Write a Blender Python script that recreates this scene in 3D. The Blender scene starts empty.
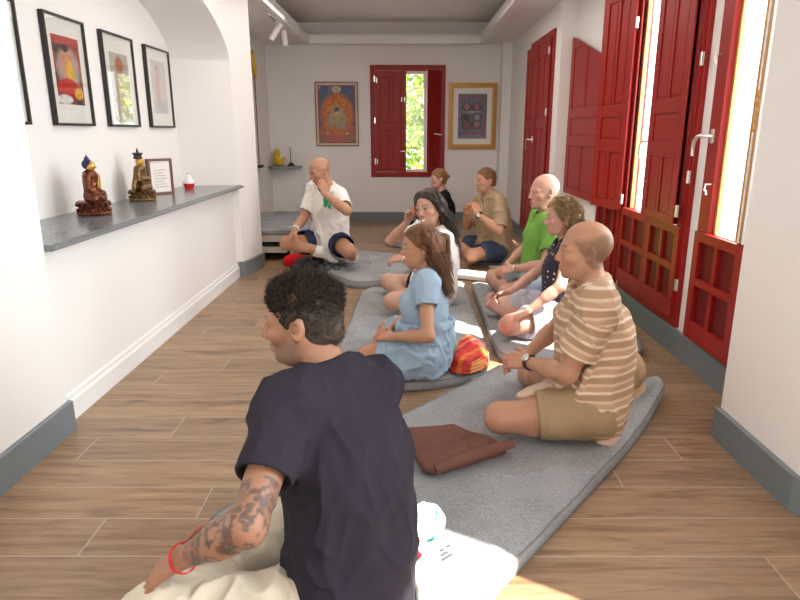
import bpy, bmesh, math, random, time
import numpy as np
from mathutils import Vector, Matrix
T0 = time.time()
scene = bpy.context.scene
COL = scene.collection
R = math.radians

# ------------------------------------------------------------------ camera, light, exposure
cam_d = bpy.data.cameras.new('camera'); cam = bpy.data.objects.new('camera', cam_d); COL.objects.link(cam)
cam.location = (0, 0, 1.25); cam.rotation_euler = (R(90 - 14.96), 0, 0)
cam_d.sensor_width = 36; cam_d.lens = 36 * 625 / 800; cam_d.shift_x = -6 / 800; cam_d.clip_start = .05
scene.camera = cam
scene.view_settings.view_transform = 'Standard'; scene.view_settings.look = 'None'
scene.view_settings.gamma = 1; scene.view_settings.use_curve_mapping = False
scene.view_settings.exposure = 0.3

w = bpy.data.worlds.new('daylight'); scene.world = w; w.use_nodes = True
bg = w.node_tree.nodes['Background']; bg.inputs[0].default_value = (.90, .95, 1, 1); bg.inputs[1].default_value = 2.4

def light(name, kind, loc, energy, color=(1, 1, 1), target=None, direction=None, size=None, size_y=None):
    d = bpy.data.lights.new(name, kind); o = bpy.data.objects.new(name, d); COL.objects.link(o)
    d.energy = energy; d.color = color; o.location = loc
    if kind == 'AREA':
        d.shape = 'RECTANGLE'; d.size = size; d.size_y = size_y or size
    v = Vector(direction) if direction else Vector(target) - Vector(loc)
    o.rotation_euler = v.to_track_quat('-Z', 'Y').to_euler()
    return o
SUN = light('sun', 'SUN', (6, -3, 8), 24, (1, .90, .76), direction=(-1, .6, -1.39)); SUN.data.angle = R(.6)
light('window_daylight_near', 'AREA', (2.2, .45, 1.6), 122, (.86, .94, 1), direction=(-1, .1, -.2), size=.9, size_y=1.6)
light('window_daylight_middle', 'AREA', (2.2, 3.0, 1.6), 90, (.94, .97, 1), direction=(-1, 0, -.2), size=.9, size_y=1.7)
light('window_daylight_middle', 'AREA', (2.2, 4.2, 1.6), 90, (.94, .97, 1), direction=(-1, 0, -.2), size=.9, size_y=1.7)
light('rear_fill', 'AREA', (0, -2.6, 1.9), 52, (1, .93, .87), direction=(0, 1, -.10), size=3.0, size_y=2.2)  # added warm fill behind the camera, no visible source
light('ceiling_fill', 'AREA', (-.2, 5.4, 2.44), 34, (1, .90, .82), direction=(0, 0, -1), size=2.2, size_y=3.6)  # added fill under the tray to brighten the far end of the room

# ------------------------------------------------------------------ materials
def mat(name, col, rough=.6, metal=0, bump=None, var=0, vscale=8, spec=.5, coat=0):
    m = bpy.data.materials.new(name); m.use_nodes = True; nt = m.node_tree; b = nt.nodes['Principled BSDF']
    b.inputs['Base Color'].default_value = (*col, 1); b.inputs['Roughness'].default_value = rough
    b.inputs['Metallic'].default_value = metal; b.inputs['Specular IOR Level'].default_value = spec
    b.inputs['Coat Weight'].default_value = coat
    if var or bump:
        tc = nt.nodes.new('ShaderNodeTexCoord'); n = nt.nodes.new('ShaderNodeTexNoise')
        n.inputs['Scale'].default_value = vscale; n.inputs['Detail'].default_value = 5
        nt.links.new(tc.outputs['Object'], n.inputs['Vector'])
        if var:
            mx = nt.nodes.new('ShaderNodeMixRGB'); mx.inputs[1].default_value = (*[c * (1 - var) for c in col], 1)
            mx.inputs[2].default_value = (*[min(1, c * (1 + var)) for c in col], 1)
            nt.links.new(n.outputs['Fac'], mx.inputs[0]); nt.links.new(mx.outputs[0], b.inputs['Base Color'])
        if bump:
            n2 = nt.nodes.new('ShaderNodeTexNoise'); n2.inputs['Scale'].default_value = bump[0]; n2.inputs['Detail'].default_value = 4
            nt.links.new(tc.outputs['Object'], n2.inputs['Vector'])
            bp = nt.nodes.new('ShaderNodeBump'); bp.inputs['Strength'].default_value = bump[1]; bp.inputs['Distance'].default_value = bump[2]
            nt.links.new(n2.outputs['Fac'], bp.inputs['Height']); nt.links.new(bp.outputs[0], b.inputs['Normal'])
    return m
def node(nt, t, **kw):
    n = nt.nodes.new(t)
    for k, v in kw.items(): setattr(n, k, v)
    return n
def mathn(nt, op, a, b=None):
    n = nt.nodes.new('ShaderNodeMath'); n.operation = op
    for i, v in enumerate((a, b)):
        if v is None: continue
        if isinstance(v, (int, float)): n.inputs[i].default_value = v
        else: nt.links.new(v, n.inputs[i])
    return n.outputs[0]
def ramp(nt, src, stops):
    n = nt.nodes.new('ShaderNodeValToRGB'); e = n.color_ramp.elements
    while len(e) < len(stops): e.new(.5)
    for x, (p, c) in zip(e, stops): x.position = p; x.color = (*c, 1)
    nt.links.new(src, n.inputs[0]); return n.outputs[0]

M = {}
M['wall'] = mat('white_plaster', (.84, .82, .80), .85, bump=(120, .08, .002), var=.015, vscale=3)
M['ceiling'] = mat('ceiling_paint', (.84, .81, .78), .9)
M['white_trim'] = mat('white_gloss_trim', (.86, .86, .85), .4)
M['grey_trim'] = mat('grey_skirting', (.175, .205, .225), .42, var=.06, vscale=6)
M['shelf_grey'] = mat('grey_stone_shelf', (.20, .215, .225), .22, var=.10, vscale=30, bump=(60, .05, .002))
M['red'] = mat('oxblood_paint', (.29, .010, .007), .42, spec=.32, var=.10, vscale=4, bump=(30, .06, .003))
M['red_shaded'] = mat('shaded_red_panel', (.13, .004, .005), .5, spec=.25)  # red of the sunk panels, darkened to carry the shade of their recesses
M['metal'] = mat('brushed_metal', (.78, .77, .75), .28, 1)
M['gold_wood'] = mat('varnished_window_stile', (.55, .27, .07), .35, var=.2, vscale=9)
M['black_frame'] = mat('black_frame', (.018, .016, .015), .35)
M['paper'] = mat('mount_card', (.86, .83, .79), .8)
M['white_plastic'] = mat('white_plastic', (.8, .78, .75), .4)
M['black'] = mat('black_plastic', (.015, .015, .017), .35)


def glass_mat(name='window_glass', k=.7, b0=.045):
    m = bpy.data.materials.new(name); m.use_nodes = True; nt = m.node_tree; nt.nodes.clear()
    o = node(nt, 'ShaderNodeOutputMaterial'); t = node(nt, 'ShaderNodeBsdfTransparent'); g = node(nt, 'ShaderNodeBsdfGlossy')
    g.inputs['Roughness'].default_value = .02; t.inputs[0].default_value = (.96, .97, .96, 1)
    lw = node(nt, 'ShaderNodeLayerWeight'); lw.inputs[0].default_value = .5; f = node(nt, 'ShaderNodeMath', operation='MULTIPLY_ADD'); pw = mathn(nt, 'POWER', lw.outputs['Facing'], 4.0); nt.links.new(pw, f.inputs[0]); f.inputs[1].default_value = k; f.inputs[2].default_value = b0; mx = node(nt, 'ShaderNodeMixShader')
    nt.links.new(f.outputs[0], mx.inputs[0]); nt.links.new(t.outputs[0], mx.inputs[1]); nt.links.new(g.outputs[0], mx.inputs[2])
    nt.links.new(mx.outputs[0], o.inputs[0]); return m
M['glass'] = glass_mat(); M['picture_glass'] = glass_mat('picture_glass', 1.5, .06)

def floor_mat():
    m = bpy.data.materials.new('wood_plank_tiles'); m.use_nodes = True; nt = m.node_tree; L = nt.links; b = nt.nodes['Principled BSDF']
    tc = node(nt, 'ShaderNodeTexCoord'); sp = node(nt, 'ShaderNodeSeparateXYZ'); L.new(tc.outputs['Object'], sp.inputs[0])
    ry = mathn(nt, 'DIVIDE', mathn(nt, 'SUBTRACT', sp.outputs[1], 1.6435), .1935)
    row = mathn(nt, 'FLOOR', ry); fy = mathn(nt, 'SUBTRACT', ry, row)
    rx = mathn(nt, 'DIVIDE', mathn(nt, 'SUBTRACT', sp.outputs[0], mathn(nt, 'ADD', mathn(nt, 'MULTIPLY', row, .3), .195)), 1.2)
    col = mathn(nt, 'FLOOR', rx); fx = mathn(nt, 'SUBTRACT', rx, col)
    dy = mathn(nt, 'MULTIPLY', mathn(nt, 'MINIMUM', fy, mathn(nt, 'SUBTRACT', 1, fy)), .1935)
    dx = mathn(nt, 'MULTIPLY', mathn(nt, 'MINIMUM', fx, mathn(nt, 'SUBTRACT', 1, fx)), 1.2)
    grout = mathn(nt, 'LESS_THAN', mathn(nt, 'MINIMUM', dx, dy), .0016)
    cb = node(nt, 'ShaderNodeCombineXYZ'); L.new(row, cb.inputs[0]); L.new(col, cb.inputs[1])
    wn = node(nt, 'ShaderNodeTexWhiteNoise'); L.new(cb.outputs[0], wn.inputs['Vector'])
    # grain, moved along per plank
    off = node(nt, 'ShaderNodeVectorMath', operation='MULTIPLY_ADD')
    L.new(wn.outputs['Color'], off.inputs[0]); off.inputs[1].default_value = (40, 40, 40); L.new(tc.outputs['Object'], off.inputs[2])
    mp = node(nt, 'ShaderNodeMapping'); mp.inputs['Scale'].default_value = (1.3, 14, 1); L.new(off.outputs[0], mp.inputs[0])
    n1 = node(nt, 'ShaderNodeTexNoise'); n1.inputs['Scale'].default_value = 2.2; n1.inputs['Detail'].default_value = 9; n1.inputs['Roughness'].default_value = .62; n1.inputs['Distortion'].default_value = .6
    L.new(mp.outputs[0], n1.inputs['Vector'])
    mp2 = node(nt, 'ShaderNodeMapping'); mp2.inputs['Scale'].default_value = (1.0, 4.5, 1); L.new(off.outputs[0], mp2.inputs[0])
    n2 = node(nt, 'ShaderNodeTexNoise'); n2.inputs['Scale'].default_value = 1.6; n2.inputs['Detail'].default_value = 5; n2.inputs['Distortion'].default_value = 1.2
    L.new(mp2.outputs[0], n2.inputs['Vector'])
    c1 = ramp(nt, n1.outputs['Fac'], [(.25, (.15, .088, .050)), (.48, (.305, .195, .116)), (.75, (.43, .295, .185))])
    dark = ramp(nt, n2.outputs['Fac'], [(.26, (.42, .39, .37)), (.40, (.96, .96, .96)), (.6, (1, 1, 1)), (.78, (1.0, .97, .94))])
    m1 = node(nt, 'ShaderNodeMixRGB', blend_type='MULTIPLY'); m1.inputs[0].default_value = 1; L.new(c1, m1.inputs[1]); L.new(dark, m1.inputs[2])
    tone = ramp(nt, wn.outputs['Value'], [(0, (.86, .86, .87)), (1, (1.1, 1.07, 1.03))])
    m2 = node(nt, 'ShaderNodeMixRGB', blend_type='MULTIPLY'); m2.inputs[0].default_value = 1; L.new(m1.outputs[0], m2.inputs[1]); L.new(tone, m2.inputs[2])
    m3 = node(nt, 'ShaderNodeMixRGB'); L.new(grout, m3.inputs[0]); L.new(m2.outputs[0], m3.inputs[1]); m3.inputs[2].default_value = (.50, .42, .35, 1)
    L.new(m3.outputs[0], b.inputs['Base Color'])
    b.inputs['Roughness'].default_value = .36
    rr = ramp(nt, n1.outputs['Fac'], [(.3, (.30,) * 3), (.7, (.42,) * 3)]); L.new(rr, b.inputs['Roughness'])
    bp = node(nt, 'ShaderNodeBump'); bp.inputs['Strength'].default_value = .12; bp.inputs['Distance'].default_value = .003
    L.new(n1.outputs['Fac'], bp.inputs['Height']); L.new(bp.outputs[0], b.inputs['Normal'])
    return m
M['floor'] = floor_mat()

def vcol_mat(name, rough=.6, attr='Col', bump=None, spec=.4, sss=0):
    m = bpy.data.materials.new(name); m.use_nodes = True; nt = m.node_tree; b = nt.nodes['Principled BSDF']
    a = node(nt, 'ShaderNodeAttribute'); a.attribute_name = attr; nt.links.new(a.outputs['Color'], b.inputs['Base Color'])
    b.inputs['Roughness'].default_value = rough; b.inputs['Specular IOR Level'].default_value = spec
    if sss:
        b.inputs['Subsurface Weight'].default_value = sss; b.inputs['Subsurface Radius'].default_value = (.012, .005, .003); b.inputs['Subsurface Scale'].default_value = 1
    if bump:
        tc = node(nt, 'ShaderNodeTexCoord'); n2 = node(nt, 'ShaderNodeTexNoise'); n2.inputs['Scale'].default_value = bump[0]; n2.inputs['Detail'].default_value = 4
        nt.links.new(tc.outputs['Object'], n2.inputs['Vector'])
        bp = node(nt, 'ShaderNodeBump'); bp.inputs['Strength'].default_value = bump[1]; bp.inputs['Distance'].default_value = bump[2]
        nt.links.new(n2.outputs['Fac'], bp.inputs['Height']); nt.links.new(bp.outputs[0], b.inputs['Normal'])
    return m

# ------------------------------------------------------------------ mesh helpers
def link(name, me, m=None, parent=None, loc=None):
    o = bpy.data.objects.new(name, me); COL.objects.link(o)
    if m is not None and me is not None:
        for mm in (m if isinstance(m, (list, tuple)) else [m]): me.materials.append(mm)
    if parent is not None: o.parent = parent
    if loc is not None: o.location = loc
    return o
def tag(o, label=None, cat=None, group=None, kind=None):
    if label: o['label'] = label
    if cat: o['category'] = cat
    if group: o['group'] = group
    if kind: o['kind'] = kind
    return o
def empty(name, loc, label=None, cat=None, group=None, rz=0):
    o = bpy.data.objects.new(name, None); COL.objects.link(o); o.location = loc; o.rotation_euler = (0, 0, rz); o.empty_display_size = .05
    return tag(o, label, cat, group)
class MB:
    """collects shapes into one bmesh"""
    def __init__(s): s.bm = bmesh.new()
    def box(s, x0, x1, y0, y1, z0, z1, bev=0, rot=None, pivot=None, mi=0):
        vs = [s.bm.verts.new(v) for v in ((x0, y0, z0), (x1, y0, z0), (x1, y1, z0), (x0, y1, z0), (x0, y0, z1), (x1, y0, z1), (x1, y1, z1), (x0, y1, z1))]
        fs = [s.bm.faces.new([vs[i] for i in f]) for f in ((0, 3, 2, 1), (4, 5, 6, 7), (0, 1, 5, 4), (1, 2, 6, 5), (2, 3, 7, 6), (3, 0, 4, 7))]
        for f in fs: f.material_index = mi
        if bev:
            es = list({e for f in fs for e in f.edges})
            r = bmesh.ops.bevel(s.bm, geom=es, offset=bev, segments=2, profile=.6, affect='EDGES')
            vs = list({v for f in r['faces'] for v in f.verts} | {v for v in vs if v.is_valid})
        if rot is not None: bmesh.ops.rotate(s.bm, verts=vs, cent=pivot, matrix=rot)
        return s
    def prism(s, pts, z0, z1, axis='z', mi=0):
        """polygon pts extruded along axis from z0 to z1"""
        def P(a, b, c): return {'z': (a, b, c), 'x': (c, a, b), 'y': (a, c, b)}[axis]
        lo = [s.bm.verts.new(P(a, b, z0)) for a, b in pts]; hi = [s.bm.verts.new(P(a, b, z1)) for a, b in pts]; n = len(pts)
        fs = [s.bm.faces.new(lo[::-1]), s.bm.faces.new(hi)]
        for i in range(n): fs.append(s.bm.faces.new([lo[i], lo[(i + 1) % n], hi[(i + 1) % n], hi[i]]))
        for f in fs: f.material_index = mi
        return s
    def tube(s, pts, r, n=10, closed=False):
        pts = [Vector(p) for p in pts]; rs = r if isinstance(r, (list, tuple)) else [r] * len(pts); rings = []
        for i, p in enumerate(pts):
            a = pts[i - 1] if (i > 0 or closed) else pts[i]; c = pts[(i + 1) % len(pts)] if (i < len(pts) - 1 or closed) else pts[i]
            t = (c - a).normalized(); u = t.orthogonal().normalized()
            if rings:
                u = (lastu - t * lastu.dot(t)).normalized()
            lastu = u; v = t.cross(u)
            rings.append([s.bm.verts.new(p + (u * math.cos(q) + v * math.sin(q)) * rs[i]) for q in [2 * math.pi * k / n for k in range(n)]])
        m = len(rings)
        for i in range(m if closed else m - 1):
            A, B = rings[i], rings[(i + 1) % m]
            for k in range(n): s.bm.faces.new([A[k], A[(k + 1) % n], B[(k + 1) % n], B[k]])
        if not closed: s.bm.faces.new(rings[0][::-1]); s.bm.faces.new(rings[-1])
        return s
    def lathe(s, prof, c=(0, 0, 0), n=24, sx=1, sy=1, rot=None):
        rings = []
        for r, z in prof:
            ring = []
            for k in range(n):
                q = 2 * math.pi * k / n; p = Vector((r * math.cos(q) * sx, r * math.sin(q) * sy, z))
                if rot is not None: p = rot @ p
                ring.append(s.bm.verts.new(p + Vector(c)))
            rings.append(ring)
        for A, B in zip(rings, rings[1:]):
            for k in range(n): s.bm.faces.new([A[k], A[(k + 1) % n], B[(k + 1) % n], B[k]])
        s.bm.faces.new(rings[0][::-1]); s.bm.faces.new(rings[-1]); return s
    def ball(s, c, r, sub=2):
        g = bmesh.ops.create_icosphere(s.bm, subdivisions=sub, radius=1)
        rr = r if isinstance(r, (list, tuple)) else (r, r, r)
        for v in g['verts']: v.co = Vector((v.co.x * rr[0], v.co.y * rr[1], v.co.z * rr[2])) + Vector(c)
        return s
    def build(s, name, m, parent=None, smooth=False, loc=None):
        bmesh.ops.recalc_face_normals(s.bm, faces=s.bm.faces)
        me = bpy.data.meshes.new(name); s.bm.to_mesh(me); s.bm.free()
        if smooth:
            me.polygons.foreach_set('use_smooth', [True] * len(me.polygons))
            try: me.set_sharp_from_angle(angle=R(42))
            except Exception: pass
        o = link(name, me, m, parent)
        if parent is None:   # origin at the base of the thing
            co = np.empty(len(me.vertices) * 3); me.vertices.foreach_get('co', co); co = co.reshape(-1, 3)
            c = Vector(((co[:, 0].min() + co[:, 0].max()) / 2, (co[:, 1].min() + co[:, 1].max()) / 2, co[:, 2].min()))
            if loc is not None: c = Vector(loc)
            me.transform(Matrix.Translation(-c)); o.location = c
        else:
            off = Vector((0, 0, 0)); p = parent
            while p is not None: off += p.location; p = p.parent
            if parent.rotation_euler.z == 0: me.transform(Matrix.Translation(-off))
        return o
def struct(name, mb, m, parent=None, **k):
    o = mb.build(name, m, parent, **k); 
    if parent is None: o['kind'] = 'structure'
    return o

# ------------------------------------------------------------------ the room
o = struct('floor', MB().box(-3.4, 3.0, -3.0, 9.6, -.06, 0), M['floor'], loc=(0, 0, 0))
ZC = 2.42
# left wall: near pier, niche with arch, far pier
NY0, NY1 = 2.48, 5.50       # niche from near jamb to far jamb (front)
NBX = -1.90                 # niche back
struct('wall_left_near', MB().prism([(-1.455, -3.0), (-1.455, NY0), (-1.455 - .06, NY0), (-2.2, NY0), (-2.2, -3.0)], 0, 3.0), M['wall'])
wl = MB()
cy, a_, b_, zs = (NY0 + NY1) / 2 + .02, (NY1 - NY0) / 2 - .0, .52, 1.74
arch = [(cy + a_ * math.cos(t), zs + b_ * math.sin(t)) for t in np.linspace(0, math.pi, 33)]
prof = [(NY0, 2.9), (NY1, 2.9)] + arch
# spandrel with the arched soffit, as quads so that it stays clean
N = len(arch)
def soffit(mb, xa, xb):
    for (y0, z0), (y1, z1) in zip(arch, arch[1:]):
        # front face strip, soffit strip
        vs = [mb.bm.verts.new(p) for p in ((xa, y0, z0), (xa, y1, z1), (xa, y1, 2.9), (xa, y0, 2.9))]; mb.bm.faces.new(vs)
        # the far side of the arch splays inward towards the niche back
        vs = [mb.bm.verts.new(p) for p in ((xa, y0, z0), (xa, y1, z1), (xb, y1 - .13 * max(0, (y1 - cy) / a_), z1), (xb, y0 - .13 * max(0, (y0 - cy) / a_), z0))]; mb.bm.faces.new(vs)
soffit(wl, -1.455, NBX)
wl.box(-2.2, NBX, NY0 - .05, NY1 + .05, 0, 2.9)
bmesh.ops.remove_doubles(wl.bm, verts=wl.bm.verts, dist=1e-5)
o = struct('wall_left_niche', wl, M['wall'])
# far pier, its niche side splayed, its room side slightly angled
struct('wall_left_far', MB().prism([(-1.455, NY1), (-1.385, 5.93), (-1.385, 5.95), (-2.2, 5.95), (-2.2, NY1 - .13), (NBX, NY1 - .13)], 0, 2.9), M['wall'])
struct('wall_left_parapet', MB().box(-2.2, -1.51, NY0, NY1, 0, .785), M['wall'])
struct('wall_left_alcove', MB().box(-2.2, -1.93, 5.95, 9.6, 0, 2.9), M['wall'])
# back wall with window opening
BY = 9.15
wb = MB()
wb.box(-1.48, -.50, BY, BY + .3, 0, 2.9); wb.box(.55, 1.7, BY, BY + .3, 0, 2.9); wb.box(-.50, .55, BY, BY + .3, 0, .64); wb.box(-.50, .55, BY, BY + .3, 2.155, 2.9)
wb.box(-2.2, -1.48, BY + .03, BY + .3, 0, 2.9)
struct('wall_back', wb, M['wall'])
# right walls. near plane x=1.57, far plane x=1.425
XR, XF = 1.57, 1.425
def wall_x(mb, x0, x1, y0, y1, holes, zt=2.9):
    ys = y0
    for (h0, h1, z0, z1) in sorted(holes):
        mb.box(x0, x1, ys, h0, 0, zt); mb.box(x0, x1, h0, h1, 0, z0); mb.box(x0, x1, h0, h1, z1, zt); ys = h1
    mb.box(x0, x1, ys, y1, 0, zt); return mb
WZ0, WZ1 = .165, 2.40
struct('wall_right_middle', wall_x(MB(), XR, XR + .22, 2.0, 6.14, [(2.27, 3.30, WZ0, WZ1), (3.44, 4.46, WZ0, WZ1), (4.55, 5.10, WZ0, WZ1)]), M['wall'])
struct('wall_right_far', wall_x(MB(), XF, XF + .3, 6.14, 9.15, [(6.36, 7.50, .10, 2.21)]), M['wall'])
struct('wall_right_corner', MB().box(1.30, 1.43, 8.93, 9.16, 0, 2.9), M['wall'])
struct('wall_right_near', wall_x(MB(), XR, XR + .22, -3.0, 1.90, [(.04, .98, .165, 2.90)], 3.0), M['wall'])
struct('wall_right_pillar', MB().prism([(1.32, 1.885), (1.32, 2.415), (XR + .1, 2.415), (XR + .1, 1.72), (1.40, 1.72), (1.36, 1.80)], 0, 2.9), M['wall'])
# ceiling with a raised tray
c = MB(); TX0, TX1, TY0, TY1 = -1.30, .99, 2.3, 8.92
c.box(-2.2, TX0, 1.75, 9.5, ZC, 2.52); c.box(TX1, 2.0, 1.75, 9.5, ZC, 2.52); c.box(TX0, TX1, TY1, 9.5, ZC, 2.52); c.box(TX0, TX1, 1.75, TY0, ZC, 2.52); c.box(-2.2, 2.0, 1.70, 1.75, ZC, 2.98)
c.box(-2.2, 2.0, 1.75, 9.5, 2.70, 2.8); c.box(-2.2, 2.0, -3.2, 1.75, 2.98, 3.05)
for x0, x1, y0, y1 in ((TX0 - .36, TX0 - .32, TY0 - .16, TY1 + .36), (TX1 + .32, TX1 + .36, TY0 - .16, TY1 + .36), (TX0 - .36, TX1 + .36, TY1 + .32, TY1 + .36), (TX0 - .16, TX1 + .16, TY0 - .16, TY0 - .12)):
    c.box(x0, x1, y0, y1, 2.52, 2.70)
struct('ceiling', c, M['ceiling'])
t = MB()   # moulded lip round the tray
for x0, x1, y0, y1 in ((TX0 - .05, TX0 + .012, TY0, TY1 + .05), (TX1 - .012, TX1 + .05, TY0, TY1 + .05), (TX0 - .05, TX1 + .05, TY1 - .012, TY1 + .05)):
    t.box(x0, x1, y0, y1, ZC - .022, ZC + .062)
struct('trim_1', t, M['white_trim'])

struct('wall_rear', MB().box(-2.2, 2.0, -3.2, -3.0, 0, 3.0), M['wall'])
# baseboards
def board(name, pts, h, m, th=.016, cap=0):
    """a skirting board following the plan line pts; the room lies to its right"""
    mb = MB()
    P = [Vector((x, y)) for x, y in pts]
    offs = []
    for i, p in enumerate(P):
        ds = []
        if i > 0: ds.append((P[i] - P[i - 1]).normalized())
        if i < len(P) - 1: ds.append((P[i + 1] - P[i]).normalized())
        ns = [Vector((d.y, -d.x)) for d in ds]; n = sum(ns, Vector((0, 0))).normalized(); n = n / max(.4, n.dot(ns[0])); offs.append(n)
    pr = [(0, 0), (th, 0), (th, h - .006), (th - .006, h), (0, h)] if not cap else [(0, 0), (th, 0), (th, h * .72), (th * .55, h * .80), (th * .55, h * .95), (0, h)]
    rings = [[mb.bm.verts.new((p.x + n.x * u, p.y + n.y * u, z)) for u, z in pr] for p, n in zip(P, offs)]
    for A, B in zip(rings, rings[1:]):
        for k in range(len(pr)): mb.bm.faces.new([A[k], A[(k + 1) % len(pr)], B[(k + 1) % len(pr)], B[k]])
    mb.bm.faces.new(rings[0]); mb.bm.faces.new(rings[-1][::-1])
    return struct(name, mb, m)
BH = .138
board('baseboard_left_near', [(-1.455, -2.8), (-1.455, NY0), (-1.51, NY0)], BH, M['grey_trim'])
board('baseboard_left_niche', [(-1.51, NY0 + .017), (-1.51, NY1 - .002)], .125, M['white_trim'], .018, cap=1)
board('baseboard_left_far', [(-1.52, NY1), (-1.455, NY1), (-1.385, 5.93), (-1.385, 5.95), (-1.92, 5.95)], BH, M['grey_trim'])
board('baseboard_left_alcove', [(-1.93, 5.95), (-1.93, 9.15)], BH, M['grey_trim'])
board('baseboard_back', [(-1.93, 9.18), (-1.48, 9.18), (-1.48, 9.15), (1.29, 9.15)], BH, M['grey_trim'])
board('baseboard_right_far', [(1.425, 8.9), (1.425, 6.14), (1.56, 6.14)], BH, M['grey_trim'])
board('baseboard_right_middle', [(1.57, 6.12), (1.57, 2.43)], BH + .014, M['grey_trim'])
board('baseboard_right_pillar', [(1.56, 2.415), (1.32, 2.415), (1.32, 1.885), (1.36, 1.80), (1.40, 1.72), (1.56, 1.72)], BH, M['grey_trim'])

# niche shelf
def prism_obj(name, pts, z0, z1, m, bev=.004, **k):
    mb = MB().prism(pts, z0, z1)
    if bev: bmesh.ops.bevel(mb.bm, geom=list(mb.bm.edges), offset=bev, segments=2, affect='EDGES')
    return mb.build(name, m, **k)
ob = prism_obj('niche_shelf', [(-1.425, NY0 + .004), (-1.425, NY1 - .004), (-1.46, NY1 - .004), (NBX + .002, NY1 - .14), (NBX + .002, NY0 + .004)], .787, .815, M['shelf_grey'])
tag(ob, 'long dark grey stone shelf under the arched niche in the left wall', 'shelf')
lip = MB().box(-1.437, -1.405, NY0 + .004, NY1 - .004, .793, .809, .004); lip.build('shelf_nosing', M['shelf_grey'], ob)

# ------------------------------------------------------------------ doors and windows with red joinery
def panel_leaf(mb, deep, u0, u1, z0, z1, rows, T, stile=.07):
    """one framed leaf in its own plane: u along the leaf, z up. rows = [(z0,z1,[col splits])], T maps (u, depth, z)"""
    def bx(target, a0, a1, d0, d1, c0, c1, bev=0):
        n = len(target.bm.verts); target.box(a0, a1, d0, d1, c0, c1, bev)
        target.bm.verts.ensure_lookup_table()
        for v in list(target.bm.verts)[n:]: v.co = Vector(T(v.co.x, v.co.y, v.co.z))
    TH = .030 if not rows[0][3] else .018
    bx(mb, u0, u1, -.008, .008, z0, z1)                    # thin core board
    bx(mb, u0, u0 + stile, -TH, .018, z0, z1, .003); bx(mb, u1 - stile, u1, -TH, .018, z0, z1, .003)
    zz = [z0] + [v for r in rows for v in (r[0], r[1])] + [z1]
    for a, b in zip(zz[::2], zz[1::2]):
        if b - a > .005: bx(mb, u0 + stile, u1 - stile, -TH + .0005, .0175, a, b, .003)
    for (a, b, n, raised) in rows:
        w_ = (u1 - u0 - 2 * stile - (n - 1) * .032) / n
        for k in range(n):
            s0 = u0 + stile + k * (w_ + .032)
            if k: bx(mb, s0 - .032, s0, -TH + .0005, .0175, a, b, .003)
            if raised: bx(mb, s0 + .014, s0 + w_ - .014, -.0135, .0135, a + .014, b - .014, .007)
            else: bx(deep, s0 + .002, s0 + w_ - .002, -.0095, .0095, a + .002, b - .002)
def leaf(name, parent, hx, hy, ang, wid, z0, z1, rows, stile=.07, top=None, m='red'):
    """leaf hinged at (hx,hy), running along direction ang (degrees in plan)"""
    d = Vector((math.cos(R(ang)), math.sin(R(ang)))); n = Vector((-d.y, d.x))
    T = lambda u, t, z: (hx + d.x * u + n.x * t, hy + d.y * u + n.y * t, z)
    a, b = MB(), MB(); panel_leaf(a, b, 0, wid, z0, z1, rows, T, stile)
    if top is not None:        # slanted head: cut by a plane
        p0, p1 = T(0, 0, top[0]), T(wid, 0, top[1]); e = Vector(p1) - Vector(p0); nn = Vector((n.x, n.y, 0)); pn = e.cross(nn)
        if pn.z < 0: pn = -pn
        r = bmesh.ops.bisect_plane(a.bm, geom=list(a.bm.verts) + list(a.bm.edges) + list(a.bm.faces), plane_co=p0, plane_no=pn, clear_outer=True)
        es = [g_ for g_ in r['geom_cut'] if isinstance(g_, bmesh.types.BMEdge)]
        try: bmesh.ops.holes_fill(a.bm, edges=es, sides=0)
        except Exception: pass
    o = a.build(name, M[m], parent)
    if len(b.bm.faces): b.build('panel', M['red_shaded'], o)
    else: b.bm.free()
    return o, T
def hinge(parent, x, y, z, dx=.008):
    MB().box(x - dx, x + dx, y - .010, y + .010, z - .034, z + .034, .003).build('hinge', M['metal'], parent)
def lever(parent, x, y, z, out=-1, axis='y'):
    """a curved lever handle on the face looking in -x (out=-1)"""
    mb = MB()
    mb.box(x - .010, x + .004, y - .014, y + .014, z - .035, z + .035, .004)
    mb.tube([(x, y, z), (x - .045, y, z), (x - .055, y + .012, z + .002), (x - .057, y + .05, z - .004), (x - .055, y + .085, z - .022), (x - .052, y + .10, z - .06), (x - .05, y + .10, z - .10)], [.009, .009, .010, .010, .010, .009, .008], 10)
    mb.build('door_handle', M['metal'], parent, smooth=True)
def hook(parent, x, y, z):
    MB().tube([(x, y, z), (x - .03, y, z), (x - .034, y, z - .03), (x - .034, y - .02, z - .032), (x - .034, y - .022, z - .05)], .0045, 8).build('catch', M['metal'], parent, smooth=True)

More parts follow.
